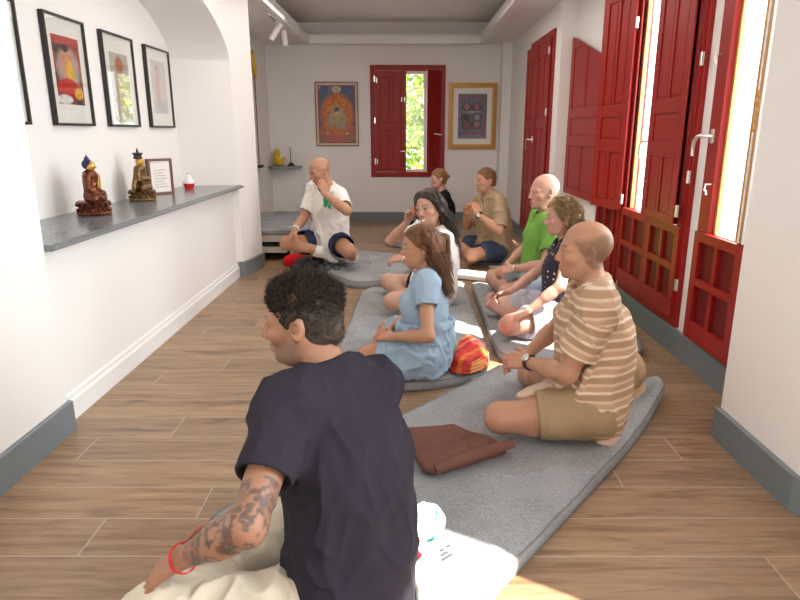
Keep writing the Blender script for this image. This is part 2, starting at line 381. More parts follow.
# French window with casement leaves (names as the setting's)
def casing(mb, x, y0, y1, z0, z1, w_=.07, d=.06):
    mb.box(x - .012, x + d, y0, y0 + w_, z0, z1, .004); mb.box(x - .012, x + d, y1 - w_, y1, z0, z1, .004)
    mb.box(x - .012, x + d, y0 + w_, y1 - w_, z1 - w_, z1, .004); mb.box(x - .012, x + d, y0 + w_, y1 - w_, z0, z0 + .05, .004)
def glazed_leaf(parent, x, y0, y1, z0, z1, zg, sn=.06, sf=.06, gold=True):
    """casement: lower part 2x2 sunk panels, upper part glass between stiles sn (near) and sf (far)"""
    a, b = MB(), MB()
    T = lambda u, t, z: (x + t, u, z)
    hb = (zg - .05 - z0 - .10 - .04) / 2
    panel_leaf(a, b, y0, y1, z0, zg, [(z0 + .10, z0 + .10 + hb, 2, False), (z0 + .14 + hb, zg - .05, 2, False)], T, min(sn, sf, .06))
    a.box(x - .018, x + .018, y0, y0 + sn, zg, z1, .003); a.box(x - .018, x + .018, y1 - sf, y1, zg, z1, .003)
    a.box(x - .018, x + .018, y0 + sn, y1 - sf, z1 - .06, z1, .003)
    o = a.build('casement', M['red'], parent); b.build('panel', M['red_shaded'], o)
    g = MB().box(x + .004, x + .008, y0 + sn, y1 - sf, zg, z1 - .06); g.build('pane', M['glass'], o)
    if gold:
        e = MB(); e.box(x + .012, x + .035, y1 - sf - .022, y1 - sf, zg, z1 - .06, .003); e.box(x + .012, x + .035, y0 + sn, y0 + sn + .014, zg, z1 - .06, .003); e.build('glazing_bead', M['gold_wood'], o)
    return o
XW = 1.556
SH_ROWS = [(.80, 1.12, 2, True), (1.20, 1.36, 1, True), (1.44, 2.28, 2, True)]
# window 1: nearest, mostly hidden by the pillar (C)
w1 = struct('window_1', (lambda mb: (casing(mb, XW, 2.27, 3.30, WZ0, WZ1), mb)[1])(MB()), M['red'])
lf = glazed_leaf(w1, XW, 2.795, 3.285, WZ0 + .01, WZ1 - .05, .752, sn=.085, sf=.11)
lever(lf, XW - .018, 3.235, 1.235); hook(lf, XW - .018, 3.245, 1.62); hook(lf, XW - .018, 3.19, 1.0)
# turned and moulded edge on the meeting stile
e = MB()
e2 = MB()
for k in range(4): (e if k % 2 else e2).box(XW - .034 + k * .001, XW - .018, 2.80 + k * .021, 2.812 + k * .021, .76, WZ1 - .08, .003)
e2.build('moulding', M['white_trim'], lf)
for k in range(5): e.ball((XW - .026, 2.84, 1.27 + .036 * k), (.012, .034 - .006 * abs(k - 2), .02), 2)
e.build('moulding', M['gold_wood'], lf, smooth=True)
lf = glazed_leaf(w1, XW, 2.29, 2.79, WZ0 + .01, WZ1 - .05, .752, sn=.10, sf=.08)
# window 2 (B)
w2 = struct('window_2', (lambda mb: (casing(mb, XW, 3.44, 4.46, WZ0, WZ1, .05), mb)[1])(MB()), M['red'])
lf = glazed_leaf(w2, XW, 3.96, 4.44, WZ0 + .05, WZ1 - .06, .745, sn=.05, sf=.03)
lever(lf, XW - .016, 4.0, 1.20)
lf = glazed_leaf(w2, XW, 3.475, 3.955, WZ0 + .05, WZ1 - .06, .745, sn=.07, sf=.06)
sh, T = leaf('shutter', w2, XW - .045, 3.50, 90, .49, .755, 2.36, SH_ROWS)
hinge(w2, XW - .05, 3.487, .83); hinge(w2, XW - .03, 3.435, 1.02); hinge(w2, XW - .03, 3.435, 1.62); hinge(w2, XW - .03, 3.435, .42)
hook(sh, XW - .066, 3.94, 1.62); hook(sh, XW - .066, 3.93, .96)
hinge(w2, XW - .02, 4.43, .42)
sh, T = leaf('shutter', w2, XW - .03, 4.445, 104, .40, .72, 2.36, [(.78, 1.12, 2, True), (1.20, 1.36, 1, True), (1.44, 2.12, 2, True)])
hinge(w2, XW - .04, 4.43, .80); hinge(w2, XW - .04, 4.43, 1.95)
# window 3 (A), narrow, with a slant-headed shutter folded back on the wall
w3 = struct('window_3', (lambda mb: (casing(mb, XW, 4.55, 5.10, WZ0, WZ1, .05), mb)[1])(MB()), M['red'])
glazed_leaf(w3, XW, 4.60, 5.05, WZ0 + .05, WZ1 - .06, .745, sn=.06, sf=.05)
sh, T = leaf('shutter', w3, XW - .02, 5.06, 90, 1.05, .70, 2.12, [(.76, 1.14, 2, True), (1.22, 1.38, 1, True), (1.46, 1.98, 2, True)], stile=.11, top=(1.80, 2.09))
hinge(w3, XW - .05, 5.05, .86)
# window 4: beyond the pillar, lights the foreground from the side
w4 = struct('window_4', (lambda mb: (casing(mb, XW, .04, .98, WZ0, 2.90, .05), mb)[1])(MB()), M['red'])
glazed_leaf(w4, XW, .088, .932, WZ0 + .05, 2.86, .745, sn=.06, sf=.105)
# red door in the far right wall
d1 = struct('door_1', (lambda mb: (casing(mb, XF - .01, 6.36, 7.50, .10, 2.21, .07), mb)[1])(MB()), M['red'])
DR = [(.22, .62, 2, True), (.72, 1.30, 2, True), (1.40, 2.00, 2, True)]
dl, T = leaf('door_leaf', d1, XF - .02, 6.43, 90, .52, .16, 2.14, DR, stile=.06); hinge(d1, XF - .045, 6.44, 2.02); hinge(d1, XF - .045, 6.44, 1.45); hinge(d1, XF - .045, 6.44, .75)
dl, T = leaf('door_leaf', d1, XF - .03, 6.955, 92, .52, .16, 2.14, DR, stile=.06)
lever(dl, XF - .05, 7.02, 1.18)
# back window
w5 = struct('window_5', (lambda mb: (mb.box(-.497, -.43, BY - .02, BY + .1, .64, 2.155, .004), mb.box(.48, .547, BY - .02, BY + .1, .64, 2.155, .004), mb.box(-.43, .48, BY - .02, BY + .1, 2.08, 2.155, .004), mb.box(-.43, .48, BY - .02, BY + .1, .64, .71, .004), mb)[-1])(MB()), M['red'])
c5 = MB(); c5.box(-.06, -.012, BY + .03, BY + .07, .71, 2.08); c5.box(.25, .29, BY + .03, BY + .07, .71, 2.08); c5.box(-.012, .25, BY + .03, BY + .07, 2.04, 2.08); c5.box(-.012, .25, BY + .03, BY + .07, .71, .745)
c5.build('casement', M['white_trim'], w5)
MB().box(-.43, .48, BY + .05, BY + .054, .71, 2.08).build('pane', M['glass'], w5)
sh, T = leaf('shutter', w5, -.428, BY - .035, 0, .43, .715, 2.075, [(.78, 1.30, 2, True), (1.38, 2.0, 2, True)], stile=.055)
for z in (.86, 1.42, 1.97):
    MB().box(-.445, -.425, BY - .062, BY - .02, z - .04, z + .04, .003).build('hinge', M['metal'], w5)
for z in (.86, 1.95): MB().box(-.412, -.398, BY - .062, BY - .05, z - .035, z + .035, .003).build('hinge', M['metal'], sh)
for x, z in ((-.06, 1.70), (-.02, 1.70)): MB().box(x - .006, x + .006, BY - .066, BY - .05, z - .03, z + .03, .003).build('catch', M['metal'], sh)
MB().tube([(-.02, BY - .05, 1.0), (-.02, BY - .08, 1.0), (-.06, BY - .082, 1.0), (-.085, BY - .078, 1.0)], .006, 8).build('catch', M['metal'], sh, smooth=True)
# right leaf, swung into the room so that its bright edge shows
sh, T = leaf('shutter', w5, .474, BY - .035, 222, .245, .715, 2.075, [(.78, 1.30, 2, True), (1.38, 2.0, 2, True)], stile=.04)
e_ = Vector(T(.245, 0, 0)); MB().box(e_.x - .012, e_.x - .002, e_.y - .03, e_.y + .022, .72, 2.075).build('edge_strip', M['white_trim'], sh)
h_ = Vector(T(.06, .02, 1.22)); 
MB().tube([(h_.x - .02, h_.y - .0, 1.24), (h_.x - .045, h_.y - .05, 1.24), (h_.x - .01, h_.y - .06, 1.235), (h_.x + .06, h_.y - .06, 1.225)], .008, 8).build('shutter_handle', M['metal'], sh, smooth=True)

# ------------------------------------------------------------------ soft modelling: distance fields meshed by surface nets
def V3(*a): return np.array(a, dtype=np.float64)
def nrm(v): return v / (np.linalg.norm(v) + 1e-12)
def rotm(yaw=0, pitch=0, roll=0):
    """columns: forward, left, up.  pitch>0 looks down, roll>0 tilts the head to its right"""
    y, p, r = R(yaw), R(pitch), R(roll)
    Rz = np.array([[math.cos(y), -math.sin(y), 0], [math.sin(y), math.cos(y), 0], [0, 0, 1]])
    Ry = np.array([[math.cos(p), 0, math.sin(p)], [0, 1, 0], [-math.sin(p), 0, math.cos(p)]])
    Rx = np.array([[1, 0, 0], [0, math.cos(r), -math.sin(r)], [0, math.sin(r), math.cos(r)]])
    return Rz @ Ry @ Rx
def seg(a, b, ra, rb=None, ax=None, fl=1.0, cuts=()):
    a, b = np.asarray(a, float), np.asarray(b, float); rb = ra if rb is None else rb; ba = b - a; L2 = max(1e-9, ba @ ba); m = max(ra, rb) * max(1, fl)
    if ax is not None: ax = nrm(np.asarray(ax, float))
    def f(X, Y, Z):
        px, py, pz = X - a[0], Y - a[1], Z - a[2]
        h = np.clip((px * ba[0] + py * ba[1] + pz * ba[2]) / L2, 0, 1)
        qx, qy, qz = px - h * ba[0], py - h * ba[1], pz - h * ba[2]
        if ax is not None:
            c = (qx * ax[0] + qy * ax[1] + qz * ax[2]) * (1 - 1 / fl); qx = qx - ax[0] * c; qy = qy - ax[1] * c; qz = qz - ax[2] * c
        d = np.sqrt(qx * qx + qy * qy + qz * qz) - (ra + (rb - ra) * h)
        return docuts(d, X, Y, Z, cuts)
    return dict(f=f, lo=np.minimum(a, b) - m, hi=np.maximum(a, b) + m, a=a, b=b)
def docuts(d, X, Y, Z, cuts):
    for p, n in cuts: d = np.maximum(d, (X - p[0]) * n[0] + (Y - p[1]) * n[1] + (Z - p[2]) * n[2])
    return d
def ell(c, r, Rm=None, cuts=()):
    c, r = np.asarray(c, float), np.asarray(r, float); m = max(r)
    Rm = np.eye(3) if Rm is None else Rm
    ext = np.sqrt(((Rm * r) ** 2).sum(1))
    def f(X, Y, Z):
        px, py, pz = X - c[0], Y - c[1], Z - c[2]
        q = [(px * Rm[0, i] + py * Rm[1, i] + pz * Rm[2, i]) / r[i] for i in range(3)]
        k0 = np.sqrt(q[0] ** 2 + q[1] ** 2 + q[2] ** 2); k1 = np.sqrt((q[0] / r[0]) ** 2 + (q[1] / r[1]) ** 2 + (q[2] / r[2]) ** 2)
        return docuts(k0 * (k0 - 1) / (k1 + 1e-9), X, Y, Z, cuts)
    return dict(f=f, lo=c - ext, hi=c + ext, a=c, b=c)
def grow(p, off, cuts=()):
    f0 = p['f']; return dict(f=lambda X, Y, Z: docuts(f0(X, Y, Z) - off, X, Y, Z, cuts), lo=p['lo'] - off, hi=p['hi'] + off, a=p['a'], b=p['b'])

class Soft:
    """ops = list of (prim, k, mode) with mode 'u' union, 's' subtract"""
    def __init__(s): s.ops = []; s.gcuts = []
    def u(s, p, k=.01): s.ops.append((p, k, 'u')); return s
    def sub(s, p, k=.005): s.ops.append((p, k, 's')); return s
    def cut(s, p, n): s.gcuts.append((np.asarray(p, float), nrm(np.asarray(n, float)))); return s
    def grid(s, h):
        us = [o for o in s.ops if o[2] == 'u']; lo = np.min([o[0]['lo'] for o in us], 0) - 4 * h - .01; hi = np.max([o[0]['hi'] for o in us], 0) + 4 * h + .01
        n = np.ceil((hi - lo) / h).astype(int) + 1; d = np.full(n, .08, np.float32)
        ax = [(lo[i] + h * np.arange(n[i])).astype(np.float32) for i in range(3)]
        for p, k, mode in s.ops:
            m = k + 2.5 * h
            i0 = np.clip(np.floor((p['lo'] - m - lo) / h).astype(int), 0, n); i1 = np.clip(np.ceil((p['hi'] + m - lo) / h).astype(int) + 1, 0, n)
            if (i1 <= i0).any(): continue
            sl = tuple(slice(a, b) for a, b in zip(i0, i1))
            e = p['f'](ax[0][sl[0]][:, None, None], ax[1][sl[1]][None, :, None], ax[2][sl[2]][None, None, :]).astype(np.float32)
            g = d[sl]
            if mode == 'u':
                t = np.maximum(k - np.abs(g - e), 0) / max(k, 1e-6); d[sl] = np.minimum(g, e) - t * t * k * .25
            else:
                e = -e; t = np.maximum(k - np.abs(g - e), 0) / max(k, 1e-6); d[sl] = np.maximum(g, e) + t * t * k * .25
        if s.gcuts: d = docuts(d, ax[0][:, None, None], ax[1][None, :, None], ax[2][None, None, :], s.gcuts)
        return d, lo, h
    def mesh(s, h): return surfnet(*s.grid(h))
def surfnet(d, lo, h):
    n = np.array(d.shape); S = d < 0
    c = np.zeros(n - 1, np.int8)
    for dx in (0, 1):
        for dy in (0, 1):
            for dz in (0, 1): c += S[dx:n[0] - 1 + dx, dy:n[1] - 1 + dy, dz:n[2] - 1 + dz]
    act = np.argwhere((c > 0) & (c < 8)); idx = np.full(n - 1, -1, np.int32); idx[tuple(act.T)] = np.arange(len(act))
    cor = {(x, y, z): d[act[:, 0] + x, act[:, 1] + y, act[:, 2] + z] for x in (0, 1) for y in (0, 1) for z in (0, 1)}
    acc = np.zeros((len(act), 3)); cnt = np.zeros(len(act))
    for ax in range(3):
        o1, o2 = [i for i in range(3) if i != ax]
        for p in (0, 1):
            for q in (0, 1):
                k0 = [0, 0, 0]; k0[o1] = p; k0[o2] = q; k1 = list(k0); k1[ax] = 1
                a, b = cor[tuple(k0)], cor[tuple(k1)]; m = (a < 0) != (b < 0)
                t = np.where(m, a / np.where(m, a - b, 1), 0); pt = np.zeros((len(act), 3)); pt[:, o1] = p; pt[:, o2] = q; pt[:, ax] = t
                acc[m] += pt[m]; cnt[m] += 1
    v = lo + h * (act + acc / cnt[:, None]); F = []
    for ax in range(3):
        o1, o2 = (ax + 1) % 3, (ax + 2) % 3
        sl0 = [slice(None)] * 3; sl1 = [slice(None)] * 3; sl0[ax] = slice(0, -1); sl1[ax] = slice(1, None)
        e = np.argwhere(S[tuple(sl0)] != S[tuple(sl1)]); e = e[(e[:, o1] > 0) & (e[:, o2] > 0) & (e[:, o1] < n[o1] - 1) & (e[:, o2] < n[o2] - 1)]
        inside = S[tuple(e.T)]
        def q(a, b):
            k = e.copy(); k[:, o1] += a; k[:, o2] += b; return idx[tuple(k.T)]
        f = np.stack([q(-1, -1), q(0, -1), q(0, 0), q(-1, 0)], 1); f[~inside] = f[~inside][:, ::-1]; F.append(f)
    return v, np.concatenate(F)
def relax(v, F, it=1, lam=.5):
    n = len(v); E = np.concatenate([F[:, [0, 1]], F[:, [1, 2]], F[:, [2, 3]], F[:, [3, 0]]])
    deg = np.bincount(E.ravel(), minlength=n)[:, None].astype(float)
    for _ in range(it):
        s = np.zeros_like(v)
        for k in range(3): s[:, k] = np.bincount(E[:, 0], v[E[:, 1], k], n) + np.bincount(E[:, 1], v[E[:, 0], k], n)
        v = v + lam * (s / np.maximum(deg, 1) - v)
    return v
def vnormals(v, F):
    fn = np.cross(v[F[:, 2]] - v[F[:, 0]], v[F[:, 3]] - v[F[:, 1]]); n = np.zeros_like(v)
    for i in range(4):
        for k in range(3): n[:, k] += np.bincount(F[:, i], fn[:, k], len(v))
    return n / (np.linalg.norm(n, axis=1, keepdims=True) + 1e-12)
_lat = np.random.RandomState(5).rand(64, 64, 64)
def vnoise(p):
    """smooth lattice noise in [-1,1] for points p (n,3)"""
    i = np.floor(p).astype(int); f = p - i; f = f * f * (3 - 2 * f); r = 0
    for x in (0, 1):
        for y in (0, 1):
            for z in (0, 1):
                w_ = (f[:, 0] if x else 1 - f[:, 0]) * (f[:, 1] if y else 1 - f[:, 1]) * (f[:, 2] if z else 1 - f[:, 2])
                r = r + w_ * _lat[(i[:, 0] + x) % 64, (i[:, 1] + y) % 64, (i[:, 2] + z) % 64]
    return r * 2 - 1
def fbm(p, o=3): return sum(vnoise(p * 2 ** k + 17.3 * k) * .5 ** k for k in range(o)) / 1.75
def pymesh(name, v, F, origin=(0, 0, 0), cols=None, attrs=None, smooth=True):
    me = bpy.data.meshes.new(name); v = np.asarray(v) - np.asarray(origin); F = np.asarray(F); nv, nf, k = len(v), len(F), F.shape[1]
    me.vertices.add(nv); me.vertices.foreach_set('co', v.astype(np.float32).ravel()); me.loops.add(nf * k); me.loops.foreach_set('vertex_index', F.astype(np.int32).ravel())
    me.polygons.add(nf); me.polygons.foreach_set('loop_start', np.arange(0, nf * k, k, dtype=np.int32)); me.polygons.foreach_set('loop_total', np.full(nf, k, np.int32))
    if smooth: me.polygons.foreach_set('use_smooth', np.ones(nf, bool))
    me.update(calc_edges=True)
    if cols is not None:
        a = me.color_attributes.new('Col', 'FLOAT_COLOR', 'POINT'); c4 = np.ones((nv, 4), np.float32); c4[:, :3] = cols; a.data.foreach_set('color', c4.ravel())
    for nm, arr in (attrs or {}).items():
        a = me.attributes.new(nm, 'FLOAT', 'POINT'); a.data.foreach_set('value', np.asarray(arr, np.float32))
    return me
def at_points(p, v): return p['f'](v[:, 0], v[:, 1], v[:, 2])
def sstep(a, b, x): t = np.clip((x - a) / (b - a), 0, 1); return t * t * (3 - 2 * t)
def soft_obj(name, S, h, m, parent=None, origin=None, cols=None, disp=None, it=1):
    v, F = S.mesh(h); v = relax(v, F, it)
    if disp is not None: v = v + vnormals(v, F) * disp(v)[:, None]
    if origin is None: origin = (v[:, 0].mean(), v[:, 1].mean(), v[:, 2].min())
    c = cols(v) if cols is not None else None
    me = pymesh(name, v, F, origin, c); o = link(name, me, m, parent)
    if parent is None: o.location = origin
    return o

# ------------------------------------------------------------------ things on the walls
def grid_picture(name, T, nx, nz, fn, m, parent, org):
    """flat painted sheet: T(u,v) in [0,1] gives the point, fn gives the colour there"""
    u, v = np.meshgrid(np.linspace(0, 1, nx), np.linspace(0, 1, nz), indexing='ij'); P_ = np.array([T(a, b) for a, b in zip(u.ravel(), v.ravel())])
    F = []
    i = np.arange((nx - 1) * (nz - 1)); a, b = i // (nz - 1), i % (nz - 1); q = a * nz + b; F = np.stack([q, q + nz, q + nz + 1, q + 1], 1)
    me = pymesh(name, P_, F, org, np.clip(fn(u.ravel(), v.ravel()), 0, 1), smooth=False); return link(name, me, m, parent)
PAINT = vcol_mat('painted_paper', .7); GLOSSY = mat('picture_glass_face', (.8, .8, .8), .1)
def blob(u, v, cx, cy, rx, ry, soft=.15): return 1 - sstep(1 - soft, 1 + soft, np.sqrt(((u - cx) / rx) ** 2 + ((v - cy) / ry) ** 2))
def mixc(c, col, w_): return c * (1 - w_[:, None]) + np.array(col) * w_[:, None]
def nz2(u, v, s, o=0): return vnoise(np.stack([u * s + o, v * s + 3.1, np.full_like(u, 7.7 + o)], 1))
def art_seated(u, v):
    c = np.tile(V3(.35, .08, .05), (len(u), 1)); c = mixc(c, (.07, .035, .03), sstep(.0, .3, nz2(u, v, 7))); c = mixc(c, (.45, .06, .05), sstep(.85, .9, v))
    c = mixc(c, (.55, .52, .48), blob(u, v, .5, .52, .42, .33) * .55)
    c = mixc(c, (.62, .28, .16), blob(u, v, .45, .62, .2, .22)); c = mixc(c, (.62, .28, .16), blob(u, v, .45, .76, .10, .08)); c = mixc(c, (.05, .03, .03), blob(u, v, .45, .83, .13, .06))
    c = mixc(c, (.75, .42, .04), blob(u, v, .56, .46, .15, .20)); c = mixc(c, (.50, .02, .02), blob(u, v, .42, .24, .40, .15)); c = mixc(c, (.72, .40, .05), blob(u, v, .80, .17, .17, .09))
    c = mixc(c, (.75, .72, .66), blob(u, v, .25, .07, .28, .07)); return c * (1 + .25 * nz2(u, v, 25)[:, None])
def art_pale(u, v):
    c = np.tile(V3(.62, .58, .54), (len(u), 1)); c = mixc(c, (.60, .36, .28), blob(u, v, .42, .48, .22, .34, .5) * .8); c = mixc(c, (.55, .30, .22), blob(u, v, .40, .86, .10, .07, .3) * .8)
    c = mixc(c, (.42, .44, .50), blob(u, v, .55, .14, .38, .14, .5) * .7); c = mixc(c, (.70, .66, .60), blob(u, v, .6, .42, .08, .2, .6) * .6); return c * (1 + .12 * nz2(u, v, 16, 3)[:, None])
def art_faded(u, v):
    c = np.tile(V3(.50, .46, .42), (len(u), 1)); c = mixc(c, (.45, .16, .08), blob(u, v, .5, .84, .22, .12, .3)); c = mixc(c, (.52, .30, .20), blob(u, v, .5, .45, .25, .30, .5) * .6); return c * (1 + .1 * nz2(u, v, 16, 5)[:, None])
def framed_wall_picture(name, x, y0, y1, z0, z1, art, label, win=(.22, .78, .20, .80), glass=True, group=None):
    """picture on a wall facing +x"""
    o = empty(name, (x, (y0 + y1) / 2, z0), label, 'picture', group)
    f = MB(); w_, d = .014, .028
    f.box(x, x + d, y0, y0 + w_, z0, z1, .002); f.box(x, x + d, y1 - w_, y1, z0, z1, .002); f.box(x, x + d, y0 + w_, y1 - w_, z0, z0 + w_, .002); f.box(x, x + d, y0 + w_, y1 - w_, z1 - w_, z1, .002)
    f.build('frame', M['black_frame'], o)
    MB().box(x + .001, x + .012, y0 + w_, y1 - w_, z0 + w_, z1 - w_).build('mount', M['paper'], o)
    a, b, c, d_ = win; Y = lambda u: y1 + (y0 - y1) * (1 - (a + (b - a) * u)); Z = lambda v: z0 + (z1 - z0) * (c + (d_ - c) * v)
    grid_picture('print', lambda u, v: (x + .0135, y0 + (y1 - y0) * (a + (b - a) * u), Z(v)), 64, 90, art, PAINT, o, o.location)
    if glass:
        me = bpy.data.meshes.new('picture_glass'); l = o.location
        me.from_pydata([Vector(p) - l for p in ((x + .022, y0 + w_, z0 + w_), (x + .022, y1 - w_, z0 + w_), (x + .022, y1 - w_, z1 - w_), (x + .022, y0 + w_, z1 - w_))], [], [(0, 1, 2, 3)])
        link('picture_glass', me, M['picture_glass'], o)
    return o
PX = NBX + .001; PZ0, PZ1 = 1.290, 1.868
framed_wall_picture('framed_picture', PX, 3.49, 3.92, PZ0, PZ1, art_seated, 'black framed print of a figure in red and yellow robes above the blue haired statue', (.17, .83, .20, .82))
framed_wall_picture('framed_picture', PX, 4.13, 4.59, PZ0, PZ1, art_faded, 'black framed print with green window reflection, middle one over the niche shelf', (.22, .80, .05, .80))
framed_wall_picture('framed_picture', PX, 4.80, 5.27, PZ0, PZ1, art_pale, 'black framed pale print of a figure, farthest of the row in the niche', (.20, .82, .18, .84))
framed_wall_picture('framed_picture', PX, 2.78, 3.255, PZ0, PZ1, art_pale, 'black frame edge peeking out at the near side of the niche', (.20, .82, .18, .84))

def art_orange(u, v):
    c = np.tile(V3(.02, .10, .25), (len(u), 1)); c = mixc(c, (.55, .60, .62), sstep(.35, .7, nz2(u, v, 6)) * sstep(.75, .9, v)); c = mixc(c, (.12, .28, .16), sstep(.25, .05, v))
    c = mixc(c, (.45, .12, .10), blob(u, v, .5, .20, .50, .22)); c = mixc(c, (.62, .15, .03), blob(u, v, .5, .50, .44, .36)); c = mixc(c, (.70, .25, .05), blob(u, v, .5, .50, .40, .32) * (nz2(u, v, 22) > 0))
    c = mixc(c, (.40, .36, .22), blob(u, v, .5, .42, .28, .13)); c = mixc(c, (.52, .38, .18), blob(u, v, .5, .54, .14, .13)); c = mixc(c, (.08, .07, .16), blob(u, v, .5, .58, .07, .05)); c = mixc(c, (.6, .55, .5), blob(u, v, .5, .52, .05, .03))
    c = mixc(c, (.60, .56, .45), blob(u, v, .5, .93, .12, .06)); c = mixc(c, (.62, .36, .12), blob(u, v, .5, .91, .05, .03)); c = mixc(c, (.55, .5, .45), blob(u, v, .24, .17, .05, .02)); c = mixc(c, (.55, .5, .45), blob(u, v, .76, .17, .05, .02))
    c = mixc(c, (.25, .30, .34), blob(u, v, .5, .28, .30, .04) * (nz2(u, v, 30, 2) > 0)); c = c * (1 + .3 * nz2(u, v, 40)[:, None])
    e = np.minimum(np.minimum(u, 1 - u), np.minimum(v, 1 - v) * 1.4); return mixc(c, (.33, .03, .03), 1 - sstep(.02, .035, e))
def art_violet(u, v):
    c = np.tile(V3(.20, .17, .22), (len(u), 1)); e = np.minimum(np.minimum(u, 1 - u), np.minimum(v, 1 - v)); c = mixc(c, (.30, .14, .17), 1 - sstep(.07, .10, e)); c = mixc(c, (.17, .18, .24), 1 - sstep(.03, .05, e))
    c = mixc(c, (.17, .18, .26), sstep(.1, .5, nz2(u, v, 9))); 
    for x, y, col in ((.3, .72, (.40, .17, .20)), (.65, .72, (.38, .15, .18)), (.27, .45, (.10, .09, .09)), (.68, .47, (.30, .32, .40)), (.3, .30, (.30, .11, .14)), (.66, .32, (.42, .20, .22))):
        c = mixc(c, (.09, .12, .13), blob(u, v, x, y, .17, .11)); c = mixc(c, col, blob(u, v, x, y, .10, .08))
    c = mixc(c, (.38, .36, .38), blob(u, v, .5, .60, .34, .015)); c = mixc(c, (.34, .10, .13), blob(u, v, .5, .13, .40, .02)); c = mixc(c, (.22, .22, .27), sstep(.10, .06, v)); return c * (1 + .35 * nz2(u, v, 34)[:, None])
def back_picture(name, x0, x1, z0, z1, frames, art, label, win):
    y = BY; o = empty(name, ((x0 + x1) / 2, y, z0), label, 'picture')
    a = 0
    for nm, w_, d, m in frames:
        f = MB(); X0, X1, Z0, Z1 = x0 + a, x1 - a, z0 + a, z1 - a
        f.box(X0, X0 + w_, y - d, y, Z0, Z1, .003); f.box(X1 - w_, X1, y - d, y, Z0, Z1, .003); f.box(X0 + w_, X1 - w_, y - d, y, Z0, Z0 + w_, .003); f.box(X0 + w_, X1 - w_, y - d, y, Z1 - w_, Z1, .003)
        f.build(nm, m, o); a += w_
    MB().box(x0 + a, x1 - a, y - .008, y - .001, z0 + a, z1 - a).build('mount', M['paper'], o)
    grid_picture('painting', lambda u, v: (x0 + a + (x1 - x0 - 2 * a) * (win + (1 - 2 * win) * u), y - .010, z0 + a + (z1 - z0 - 2 * a) * (win * .8 + (1 - 1.6 * win) * v)), 90, 120, art, PAINT, o, o.location)
    return o
gold_frame = mat('gilt_frame', (.40, .20, .035), .35, .35, var=.25, vscale=40); brown_frame = mat('thin_brown_frame', (.22, .09, .06), .5)
cream = mat('cream_band', (.68, .55, .45), .7)
back_picture('thangka_painting', -1.268, -.668, 1.071, 1.933, [('frame', .012, .025, brown_frame), ('inner_border', .028, .016, cream)], lambda u, v: art_orange(u, v) * .72 + V3(.36, .25, .17) * .28, 'orange and blue scroll painting in thin frame, left of the red window', 0)
back_picture('thangka_painting', .596, 1.267, 1.03, 1.92, [('frame', .045, .035, gold_frame), ('inner_frame', .022, .026, mat('gilt_inner', (.55, .33, .10), .4, .3))], art_violet, 'violet painting with pale mount in gilt frame, right of the red window', .125)

# light track with two spots
tr = empty('ceiling_spotlight', (-1.37, 7.1, ZC - .02), 'white ceiling track with two small cylinder spotlights', 'ceiling light')
MB().box(-1.392, -1.352, 6.75, 7.65, ZC - .03, ZC - .001, .003).build('track', M['white_plastic'], tr)
MB().box(-1.379, -1.365, 6.85, 7.10, ZC - .033, ZC - .029).build('track_slot', M['black'], tr); MB().box(-1.379, -1.365, 7.22, 7.42, ZC - .033, ZC - .029).build('track_slot', M['black'], tr)
for y, dx, dy in ((7.16, -.07, .02), (7.56, .0, .05)):
    s_ = MB().tube([(-1.372, y, ZC - .03), (-1.372, y, ZC - .08)], .009, 10).build('stem', M['white_plastic'], tr, smooth=True)
    MB().tube([(-1.372 - dx * .6, y - dy * .6, ZC - .05), (-1.372 + dx, y + dy, ZC - .20)], .032, 18).build('spot_head', M['white_plastic'], tr, smooth=True)
# sockets
for p, nrm_ax, lab in (((-1.92, 8.649, .405), 'x', 'white wall socket on the alcove wall left of the low bench'), ((-.768, BY, .395), 'y', 'white wall socket on the back wall beside the man in white shirt')):
    o = empty('wall_socket', p, lab, 'socket'); a, b, c_ = p
    if nrm_ax == 'x': MB().box(a - .01, a + .008, b - .042, b + .042, c_ - .042, c_ + .042, .004).build('plate', M['white_plastic'], o); MB().lathe([(.0, -.001), (.02, 0), (.02, .003), (0, .003)], (a + .008, b, c_), 16, rot=Matrix.Rotation(R(90), 3, 'Y')).build('outlet', M['paper'], o)
    else: MB().box(a - .042, a + .042, b - .008, b + .01, c_ - .042, c_ + .042, .004).build('plate', M['white_plastic'], o); MB().lathe([(.0, -.001), (.02, 0), (.02, .003), (0, .003)], (a, b - .008, c_), 16, rot=Matrix.Rotation(R(90), 3, 'X')).build('outlet', M['paper'], o)

# corner shelf with yellow figurine and incense holder
SZ = .80
cs = prism_obj('corner_shelf', [(-1.928, 9.178), (-1.928, 8.90), (-1.76, 8.90), (-1.50, 9.02), (-1.50, 9.178)], SZ - .035, SZ, M['shelf_grey'])
tag(cs, 'dark grey floating shelf in the far left corner', 'shelf')
yel = mat('yellow_glaze', (.70, .42, .02), .35, var=.2, vscale=30)
S = Soft(); fx, fy = -1.80, 9.05
S.u(ell((fx, fy, SZ + .058), (.075, .055, .055)), .02).u(ell((fx - .03, fy, SZ + .12), (.045, .045, .06)), .02).u(ell((fx - .015, fy - .01, SZ + .185), (.045, .04, .04)), .02).u(seg((fx + .03, fy, SZ + .08), (fx + .085, fy, SZ + .12), .022, .014), .015)
S.u(seg((fx - .03, fy, SZ + .21), (fx - .045, fy, SZ + .245), .014, .006), .01).u(seg((fx, fy, SZ + .21), (fx + .012, fy, SZ + .245), .014, .006), .01).u(seg((fx + .02, fy - .04, SZ + .03), (fx + .07, fy - .05, SZ + .03), .022), .01)
fg = soft_obj('figurine', S, .008, yel, disp=lambda v: .006 * vnoise(v * 60)); tag(fg, 'knobbly yellow animal figurine on the corner shelf', 'figurine')
o = empty('incense_holder', (-1.63, 9.07, SZ), 'dark incense holder with thin upright stick on the corner shelf', 'incense holder')
